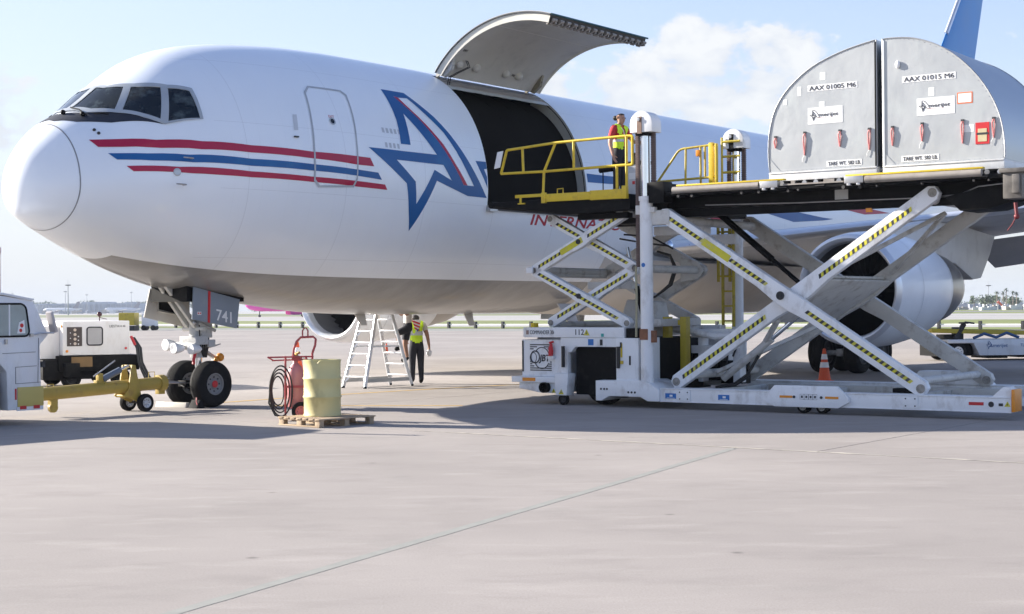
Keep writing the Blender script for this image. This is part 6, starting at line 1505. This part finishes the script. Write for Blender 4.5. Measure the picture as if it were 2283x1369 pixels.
foot = lambda a, b, t: b in ('rtoe','ltoe')
# worker on the bridge: faces the mast, right arm hanging, left arm on the controls
pose = {'lsh': (-.17,.01,1.33), 'lel': (-.24,.12,1.11), 'lwr': (-.19,.33,1.06), 'rel': (.235,-.03,1.07), 'rwr': (.25,.05,.85), 'head': (0,.035,1.55), 'jaw': (0,.055,1.475), 'crown': (0,.015,1.61), 'face': (0,1,-.35), 'rkn': (.10,.02,.48), 'lkn': (-.10,.0,.48)}
yaw1 = math.atan2(LS.y, LS.x) - math.pi/2
rg = [('trousers', NAVY, lambda a, b, t, c: legs(a, b) and c.z > .10 or (a == 'pelvis' and b == 'waist' and c.z < 1.0), .014),
      ('shoe', BLACK, lambda a, b, t, c: c.z < .115 and (foot(a, b, t) or b in ('ran','lan')), .012),
      ('polo_shirt', REDSH, lambda a, b, t, c: (in_torso(a, b) and c.z >= .96) or (b in ('rsh','lsh')) or (a in ('rsh','lsh') and t < .62) or (a == 'upchest' and b == 'neck' and t < .6), .012),
      ('safety_vest', VEST, lambda a, b, t, c: ((in_torso(a, b) and c.z >= .95) or (b in ('rsh','lsh') and abs(c.x) < .14)) and not (c.y > .06 and abs(c.x) < .018 + .10*max(0, c.z-1.2)), .026),
      ('reflective_band', REFL, lambda a, b, t, c: in_torso(a, b) and 1.075 < c.z < 1.125 and not (c.y > .06 and abs(c.x) < .02), .031),
      ('hair', HAIR, lambda a, b, t, c: c.z > 1.47 and (c.z > 1.585 or c.y < .0) and b in ('head','crown','jaw'), .012)]
p1_, W1 = person('person', 'worker in red polo and yellow vest standing on the loader bridge', LF(-1.84, 1.60, 3.955), yaw1-.18, skeleton(pose, SKIN), rg, size=1.05)
mb = MB(); mb.ball(W1(Vector((0,-.10,1.55))), .05, 10, 8); mb.build('hair_bun', HAIR, p1_)
mb = MB(); mb.path([W1(Vector((.05,.085,1.36))), W1(Vector((.02,.12,1.30))), W1(Vector((0,.125,1.2)))], .008, 6); mb.build('lanyard', TXTW, p1_)
# worker under the belly seen from behind
pose = {'rwr': (.29,.02,.84), 'rel': (.25,-.01,1.06), 'lwr': (-.20,.16,.98), 'lel': (-.23,.02,1.08), 'neck': (0,.04,1.395), 'jaw': (0,.10,1.44), 'head': (0,.145,1.475), 'crown': (0,.17,1.52), 'face': (0,1,-.6)}
rg2 = [('trousers', NAVY, lambda a, b, t, c: legs(a, b) and c.z > .10 or (a == 'pelvis' and b == 'waist' and c.z < 1.0), .016),
       ('shoe', BLACK, lambda a, b, t, c: c.z < .115 and (foot(a, b, t) or b in ('ran','lan')), .012),
       ('shirt', SHIRT, lambda a, b, t, c: (in_torso(a, b) and c.z >= .96) or (b in ('rsh','lsh')) or (a in ('rsh','lsh') and t < .5), .012),
       ('safety_vest', VEST, lambda a, b, t, c: ((in_torso(a, b) and c.z >= .93) or (b in ('rsh','lsh') and abs(c.x) < .14)), .028),
       ('reflective_band', REFL, lambda a, b, t, c: in_torso(a, b) and 1.10 < c.z < 1.16, .033),
       ('hair', HAIR, lambda a, b, t, c: (c.z > 1.50 or c.y < .12) and b in ('head','crown','jaw'), .012)]
p2_, W2 = person('person', 'worker in yellow vest and dark trousers standing behind the ladder', (-2.36,38.15,0), R(14), skeleton(pose, SKIND), rg2, size=1.10)
mb = MB(); mb.ball(W2(Vector((.29,.03,.69))), .085, 10, 8, (.8,.6,1.1)); tag(mb.build('plastic_bag', mat('thin_white_plastic', (.75,.75,.76), .4, var=.05), None), 'crumpled white plastic bag held by the worker behind the ladder', 'bag')
# striped shirt showing in the vest's V
vq = [(-.135,1.44),(.075,1.44),(.055,1.30),(-.01,1.16),(-.06,1.22)]
mb = MB(); mb.prism([W2(Vector((x,-.150+.14*max(0,z-1.30),z))) for x, z in vq], (0,-.004,0)); fl = mb.build('striped_shirt_back', TXTW, p2_)
for k in range(3):
    mb = MB(); z = 1.43-.075*k; mb.prism([W2(Vector((x,-.156+.14*max(0,q-1.30),q))) for x, q in ((-.125+.02*k,z),(.06-.008*k,z-.065),(.055-.008*k,z-.10),(-.118+.022*k,z-.04))], (0,-.003,0)); mb.build('red_stripe', RED, fl, smooth=0)
mb = MB(); mb.prism([W2(Vector((x,-.157,q))) for x, q in ((-.03,1.22),(.03,1.235),(-.008,1.165))], (0,-.003,0)); mb.build('blue_patch', STR_B, fl, smooth=0)
# person climbing the ladder
pose = {'rhip': (.085,.0,.86), 'rkn': (.09,.05,.50), 'ran': (.09,-.01,.15), 'rtoe': (.10,.14,.10), 'lhip': (-.085,0,.86), 'lkn': (-.10,.30,.78), 'lan': (-.10,.22,.42), 'ltoe': (-.11,.36,.38), 'rwr': (.22,.26,1.42), 'rel': (.26,.10,1.2), 'lwr': (-.22,.26,1.42), 'lel': (-.26,.10,1.2)}
rg3 = [('shorts', NAVY, lambda a, b, t, c: (legs(a, b) and not (a in ('rkn','lkn')) and c.z > .60) or (a == 'pelvis' and b == 'waist' and c.z < 1.0), .022),
       ('shoe', BLACK, lambda a, b, t, c: foot(a, b, t) or (b in ('ran','lan') and t > .9), .014),
       ('shirt', SHIRT, lambda a, b, t, c: (in_torso(a, b) and c.z >= .96) or (b in ('rsh','lsh')) or (a in ('rsh','lsh') and t < .5), .014),
       ('hair', HAIR, lambda a, b, t, c: c.z > 1.46 and (c.z > 1.60 or c.y < .05) and b in ('head','crown','jaw'), .012)]
p3_, W3 = person('person', 'person in black shorts and pale shirt climbing the step ladder', (-2.52,37.40,.50), R(110), skeleton(pose, SKIND), rg3)

# ------------------------------------------------------------------ far background
HAZEB = mat('terminal_panel', (.36,.40,.46), .7, var=.1, scale=.02)
tm = thing('terminal_building', 'long low grey terminal building on the far left horizon', 'building', (-495,1800,0))
mb = MB(); mb.box((-556,1800,0),(-436,1850,11.0)); mb.box((-556,1798,9.8),(-436,1800,11.3)); wall = mb.build('wall', HAZEB, tm)
PANEL = mat('terminal_rib', (.30,.33,.39), .7)
for k in range(20): mb = MB(); mb.box((-552+6*k,1796.5,0),(-550+6*k,1797.9,10)); mb.build('facade_panel', PANEL, tm)
mb = MB(); mb.box((-500,1800,11.3),(-470,1840,13)); mb.box((-452,1805,11.3),(-442,1830,12.5)); mb.build('roof_plant', HAZEB, tm)
b2 = thing('far_building', 'pale low building at the right end of the terminal', 'building', (-425,1850,0))
mb = MB(); mb.box((-434,1850,0),(-412,1890,9)); mb.build('wall', mat('pale_wall', (.55,.57,.6), .7), b2); mb = MB(); mb.box((-434.5,1849,9),(-411.5,1890.5,9.6)); mb.build('roof', HAZEB, b2)

def airliner(label, loc, yaw, L_, dia, m, mt):
    """small distant airliner: fuselage, wings, fin, tailplanes, engines, gear"""
    M = Matrix.Rotation(yaw, 3, 'Z'); o = Vector(loc)
    F = lambda x, y, z: o + M @ Vector((x, y, z))
    t = thing('parked_airliner', label, 'airliner', loc); r = dia/2; zc = r + dia*.42
    mb = MB(F); mb.lathe((0,0,zc), (1,0,0), [(0,.02),(r*.15,r*.35),(r*.6,r*.7),(r*1.6,r*.95),(r*2.6,r),(L_*.66,r),(L_*.85,r*.62),(L_,r*.12)], 24); mb.build('fuselage', m, t, smooth=60)
    for s in (1,-1):
        mb = MB(F); mb.prism([(L_*.36,s*r*.6,zc-r*.5),(L_*.54,s*r*.6,zc-r*.5),(L_*.62,s*L_*.44,zc+r*.1),(L_*.57,s*L_*.44,zc+r*.1)], (0,0,dia*.07)); mb.build('wing', m, t)
        mb = MB(F); mb.prism([(L_*.88,s*r*.2,zc+r*.3),(L_*.97,s*r*.2,zc+r*.3),(L_*1.02,s*L_*.16,zc+r*.5),(L_*.98,s*L_*.16,zc+r*.5)], (0,0,dia*.05)); mb.build('tailplane', m, t)
        mb = MB(F); mb.lathe((L_*.36,s*L_*.15,zc-r*1.05), (1,0,0), [(0,r*.38),(r*.3,r*.48),(r*1.2,r*.46),(r*2.0,r*.28)], 18); mb.lathe((L_*.37,s*L_*.15,zc-r*1.05), (1,0,0), [(0,r*.36),(.01,.01)], 18); mb.build('engine', mt, t)
        mb = MB(F); mb.tube((L_*.5,s*r*.9,zc-r*.6),(L_*.5,s*r*.9,.3), .18, 8); mb.tube((L_*.49,s*r*.9-.4,.5),(L_*.49,s*r*.9+.4,.5), .5, 12); mb.build('main_gear', DARK, t)
    mb = MB(F); mb.prism([(L_*.80,-.15,zc+r*.8),(L_*.95,-.15,zc+r*.7),(L_*1.01,-.15,zc+dia*2.0),(L_*.945,-.15,zc+dia*2.0)], (0,.3,0)); mb.build('tail_fin', mt, t)
    mb = MB(F); mb.tube((L_*.12,0,zc-r*.6),(L_*.12,0,.3), .12, 8); mb.tube((L_*.12,-.3,.35),(L_*.12,.3,.35), .35, 12); mb.build('nose_gear', DARK, t)
AW = mat('airliner_white', (.72,.73,.75), .4, var=.04); AG = mat('airliner_tail', (.22,.20,.22), .5); PINK = mat('airliner_pink', (.80,.10,.48), .4, var=.1); 
airliner('white airliner parked in front of the far terminal building', (-448,1480,0), R(-6), 36, 3.9, AW, AG)
airliner('bright pink airliner on the far taxiway seen under the nose gear door', (-69,400,0), R(16), 31, 3.6, PINK, mat('airliner_magenta', (.62,.04,.36), .4))
airliner('dark-tailed airliner behind the left nose gear door', (-395,1500,0), R(20), 34, 3.8, AW, AG)

def mast_light(label, x, y, h):
    t = thing('light_mast', label, 'light mast', (x, y, 0))
    mb = MB(); mb.tube((x,y,0),(x,y,h), .34, 10, .16); mb.build('pole', mat('mast_grey', (.32,.33,.35), .5), t)
    mb = MB(); mb.lathe((x,y,h-.5), (0,0,1), [(0,.3),(.1,1.5),(.5,1.5),(.6,.3)], 16); mb.build('lamp_ring', DARK, t)
    mb = MB(); mb.tube((x,y,h),(x,y,h+2.6), .07, 6); mb.build('lightning_rod', STEEL, t)
for lb, px, top_, Y in (('tall light mast standing in front of the white airliner', 152, 635, 800), ('thin far light mast just left of the tall one', 146, 650, 1300), ('faint light mast above the terminal, right of the white airliner', 194, 657, 1500), ('faint light mast beside the dark-tailed airliner', 293, 652, 1600), ('slim light mast over the trees beyond the engine', 2204, 636, 900), ('faint mast far left behind the tow tractor roof', 28, 655, 1600)):
    X = (px-1141.5)/3450*Y; hz = 687-.008*(px-1141.5); mast_light(lb, X, Y, 1.85+(hz-top_)/3450*Y)

LEAF = mat('distant_foliage', (.085,.12,.06), .8, var=.5, scale=.5)
LEAF2 = mat('palm_frond', (.07,.10,.045), .8, var=.4, scale=.6)
BARK = mat('bark', (.22,.18,.14), .9, var=.2)
def tree(label, x, y, h, rx):
    t = thing('broadleaf_tree', label, 'tree', (x, y, 0), 'trees beyond the runway')
    mb = MB(); mb.tube((x,y,0),(x+.1,y,h*.45), h*.035, 8, h*.022)
    for k in range(5):
        a = 1.26*k; mb.tube((x+.1,y,h*.38),(x+math.cos(a)*rx*.5,y+math.sin(a)*rx*.5,h*.68), h*.015, 6, h*.006)
    mb.build('trunk', BARK, t)
    cr = MB(); blobs = [(Vector((x+random.uniform(-.6,.6)*rx, y+random.uniform(-.6,.6)*rx, h*random.uniform(.45,.82))), rx*random.uniform(.35,.6)) for _ in range(9)]
    for _ in range(260):
        c, r = random.choice(blobs); d = Vector((random.gauss(0,1),random.gauss(0,1),random.gauss(0,1))).normalized(); p = c+d*r*random.uniform(.55,1.05); p.z = max(h*.22, min(h, p.z))
        n = (d+Vector((random.gauss(0,.5),random.gauss(0,.5),random.gauss(0,.5)))).normalized(); a = n.orthogonal().normalized(); b = n.cross(a); s = rx*random.uniform(.10,.2)
        cr.add([p-a*s, p-b*s*.7, p+a*s, p+b*s*.7], [(0,1,2,3)])
    cr.build('crown', LEAF, t, smooth=0)
def palm(label, x, y, h):
    t = thing('palm_tree', label, 'palm tree', (x, y, 0), 'palms beyond the runway')
    mb = MB(); mb.path([(x,y,0),(x+.15,y,h*.5),(x+.1,y,h)], .16, 7); mb.build('trunk', BARK, t)
    cr = MB()
    for k in range(22):
        a = 2*math.pi*k/22+random.uniform(-.1,.1); e = random.uniform(-.5,1.1); L_ = random.uniform(1.3,1.8); pr = Vector((x+.1,y,h)); d = Vector((math.cos(a)*math.cos(e), math.sin(a)*math.cos(e), math.sin(e)))
        sd = d.cross(Vector((0,0,1))).normalized()
        for i in range(4):
            q = pr + d*L_/4; wd = .22*(1-i*.2); cr.add([pr-sd*wd, pr+sd*wd, q+sd*wd*.8, q-sd*wd*.8], [(0,1,2,3)]); pr = q; d = (d+Vector((0,0,-.42))).normalized()
    cr.build('crown', LEAF2, t, smooth=0)
Yt = 640
pos = ['left end, behind the engine nozzle', 'second from the left', 'third from the left', 'fourth from the left', 'left of the tall palms', 'below the tall palms', 'right of the tall palms', 'third from the right edge', 'second from the right edge', 'at the right edge']
for k, px in enumerate((2150, 2163, 2176, 2188, 2204, 2219, 2236, 2252, 2268, 2284)):
    tree('round green tree beyond the runway, ' + pos[k], (px-1141.5)/3450*(Yt+random.uniform(-15,25)), Yt+random.uniform(-15,25), random.uniform(4.6,6.0), random.uniform(1.9,2.6))
ppos = ['thin palm left of the orange windsock', 'tallest palm on the right horizon', 'palm just right of the tallest palm', 'short palm second from the right edge', 'palm nearest the right edge']
for k, (px, ph) in enumerate(((2222,6.6),(2243,7.6),(2236,6.4),(2258,6.6),(2266,6.2))): palm(ppos[k], (px-1141.5)/3450*(Yt-20), Yt-20, ph)
# line of trees along the left horizon: reads as one mass
ln = MB()
for _ in range(2600):
    x = random.uniform(-680,-380); y = random.uniform(1960,2030); hgt = 12.5+2.4*math.sin(x*.09)+1.8*math.sin(x*.23+1); p = Vector((x, y, random.uniform(6, hgt))); s = random.uniform(.7,1.5)
    a = Vector((random.gauss(0,1),random.gauss(0,.4),random.gauss(0,1))).normalized(); b = a.orthogonal().normalized(); ln.add([p-a*s,p-b*s,p+a*s,p+b*s], [(0,1,2,3)])
o = ln.build('tree_belt', LEAF, None, smooth=0); tag(o, 'dark tree belt along the horizon behind the terminal', 'trees', None, 'stuff')
ln = MB()
for _ in range(3800):
    x = random.uniform(-330,760); y = random.uniform(1950,2040); hgt = 7+1.6*math.sin(x*.05)+1.2*math.sin(x*.17+1); p = Vector((x, y, random.uniform(0, hgt))); s = random.uniform(.8,1.7)
    a = Vector((random.gauss(0,1),random.gauss(0,.4),random.gauss(0,1))).normalized(); b = a.orthogonal().normalized(); ln.add([p-a*s,p-b*s,p+a*s,p+b*s], [(0,1,2,3)])
o = ln.build('tree_belt', LEAF, None, smooth=0); tag(o, 'low tree belt on the horizon seen under the airplane belly', 'trees', None, 'stuff')
# jumble of far-off vehicles, sheds and equipment: too small to tell apart
CLUT = [mat('clutter_white', (.62,.63,.64), .6), mat('clutter_grey', (.3,.32,.35), .7), mat('clutter_tan', (.42,.38,.33), .7)]
def clutter(name, label, x0, x1, y0, y1, n, hm):
    for q in range(3):
        mb = MB()
        for _ in range(n):
            x = random.uniform(x0, x1); y = random.uniform(y0, y1); w = random.uniform(1.5,6); h = random.uniform(.8,hm); mb.cbox((x,y,h/2), (w,random.uniform(1.5,3),h), random.uniform(-.3,.3)); mb.cbox((x+w*.2,y,h+h*.12), (w*.4,1.2,h*.25))
        o = mb.build(name, CLUT[q], None); tag(o, label[q], 'vehicles', None, 'stuff')
clutter('distant_equipment', ['white vehicles and sheds far off under the belly', 'grey vehicles and sheds far off under the belly', 'tan sheds far off under the belly'], -20, 330, 880, 1020, 60, 3.2)
clutter('distant_equipment', ['white equipment row far off right of the engine', 'grey equipment row far off right of the engine', 'tan equipment row far off right of the engine'], 150, 240, 480, 560, 26, 1.5)
clutter('distant_equipment', ['white equipment far off left behind the power unit', 'grey equipment far off left behind the power unit', 'tan equipment far off left behind the power unit'], -560, -330, 1250, 1420, 34, 3.0)
ws = thing('windsock', 'orange windsock on a pole among the far palms', 'windsock', (157,500,0))
mb = MB(); mb.tube((157,500,0),(157,500,3.0), .07, 6); mb.build('pole', TXTW, ws); mb = MB(); mb.lathe((157,500,2.7), (1,0,-.9), [(0,.45),(1.0,.38),(1.9,.26)], 12); mb.build('sock', CONE_O, ws)
yb = thing('yellow_tank', 'yellow tank beyond the apron right of the power unit', 'tank', (-36.5,148,0))
mb = MB(); mb.box((-37.4,147,.5),(-35.9,149,1.7)); mb.build('tank_body', YELD, yb, bevel=.1); mb = MB(); mb.box((-37.4,147,0),(-35.9,149,.45)); mb.build('skid', DARK, yb)
wb_ = thing('white_cart', 'white equipment cart next to the far yellow tank', 'cart', (-34.6,148,0))
mb = MB(); mb.box((-35.3,147.4,.4),(-34.0,148.6,1.6)); mb.cbox((-34.7,148,1.9), (.5,.5,.6)); mb.build('cart_body', TXTW, wb_, bevel=.05); mb = MB(); mb.tube((-35.1,147.3,.25),(-35.1,148.7,.25), .25, 10); mb.tube((-34.2,147.3,.25),(-34.2,148.7,.25), .25, 10); mb.build('wheel', RUBBER, wb_)
# low white barrier with posts at the edge of the apron
bf = thing('apron_barrier', 'low white barrier rail with small posts at the far apron edge', 'barrier', AF(98, -40, 0))
mb = MB(AF); mb.box((98,-125,.30),(98.12,20,.40)); mb.build('rail', TXTW, bf)
for k in range(46): mb = MB(AF); mb.box((97.9,-124+3.2*k,0),(98.2,-123.8+3.2*k,.62)); mb.build('post', DARK, bf)

# ------------------------------------------------------------------ air
hz = MB(); hz.box((-1500,-60,-1.5),(1500,2300,30)); hzo = hz.build('haze', MATS['white_paint'], None, smooth=0); hzo['kind'] = 'stuff'; hzo['label'] = 'thin pale haze over the airfield'; hzo['category'] = 'haze'
hm = bpy.data.materials.new('haze_air'); hm.use_nodes = True; n = hm.node_tree.nodes; n.clear()
ou = n.new('ShaderNodeOutputMaterial'); pv_ = n.new('ShaderNodeVolumePrincipled'); pv_.inputs['Color'].default_value = (.50,.56,.66,1); pv_.inputs['Density'].default_value = .00018; pv_.inputs['Anisotropy'].default_value = 0.
hm.node_tree.links.new(pv_.outputs[0], ou.inputs['Volume']); hzo.data.materials.clear(); hzo.data.materials.append(hm)
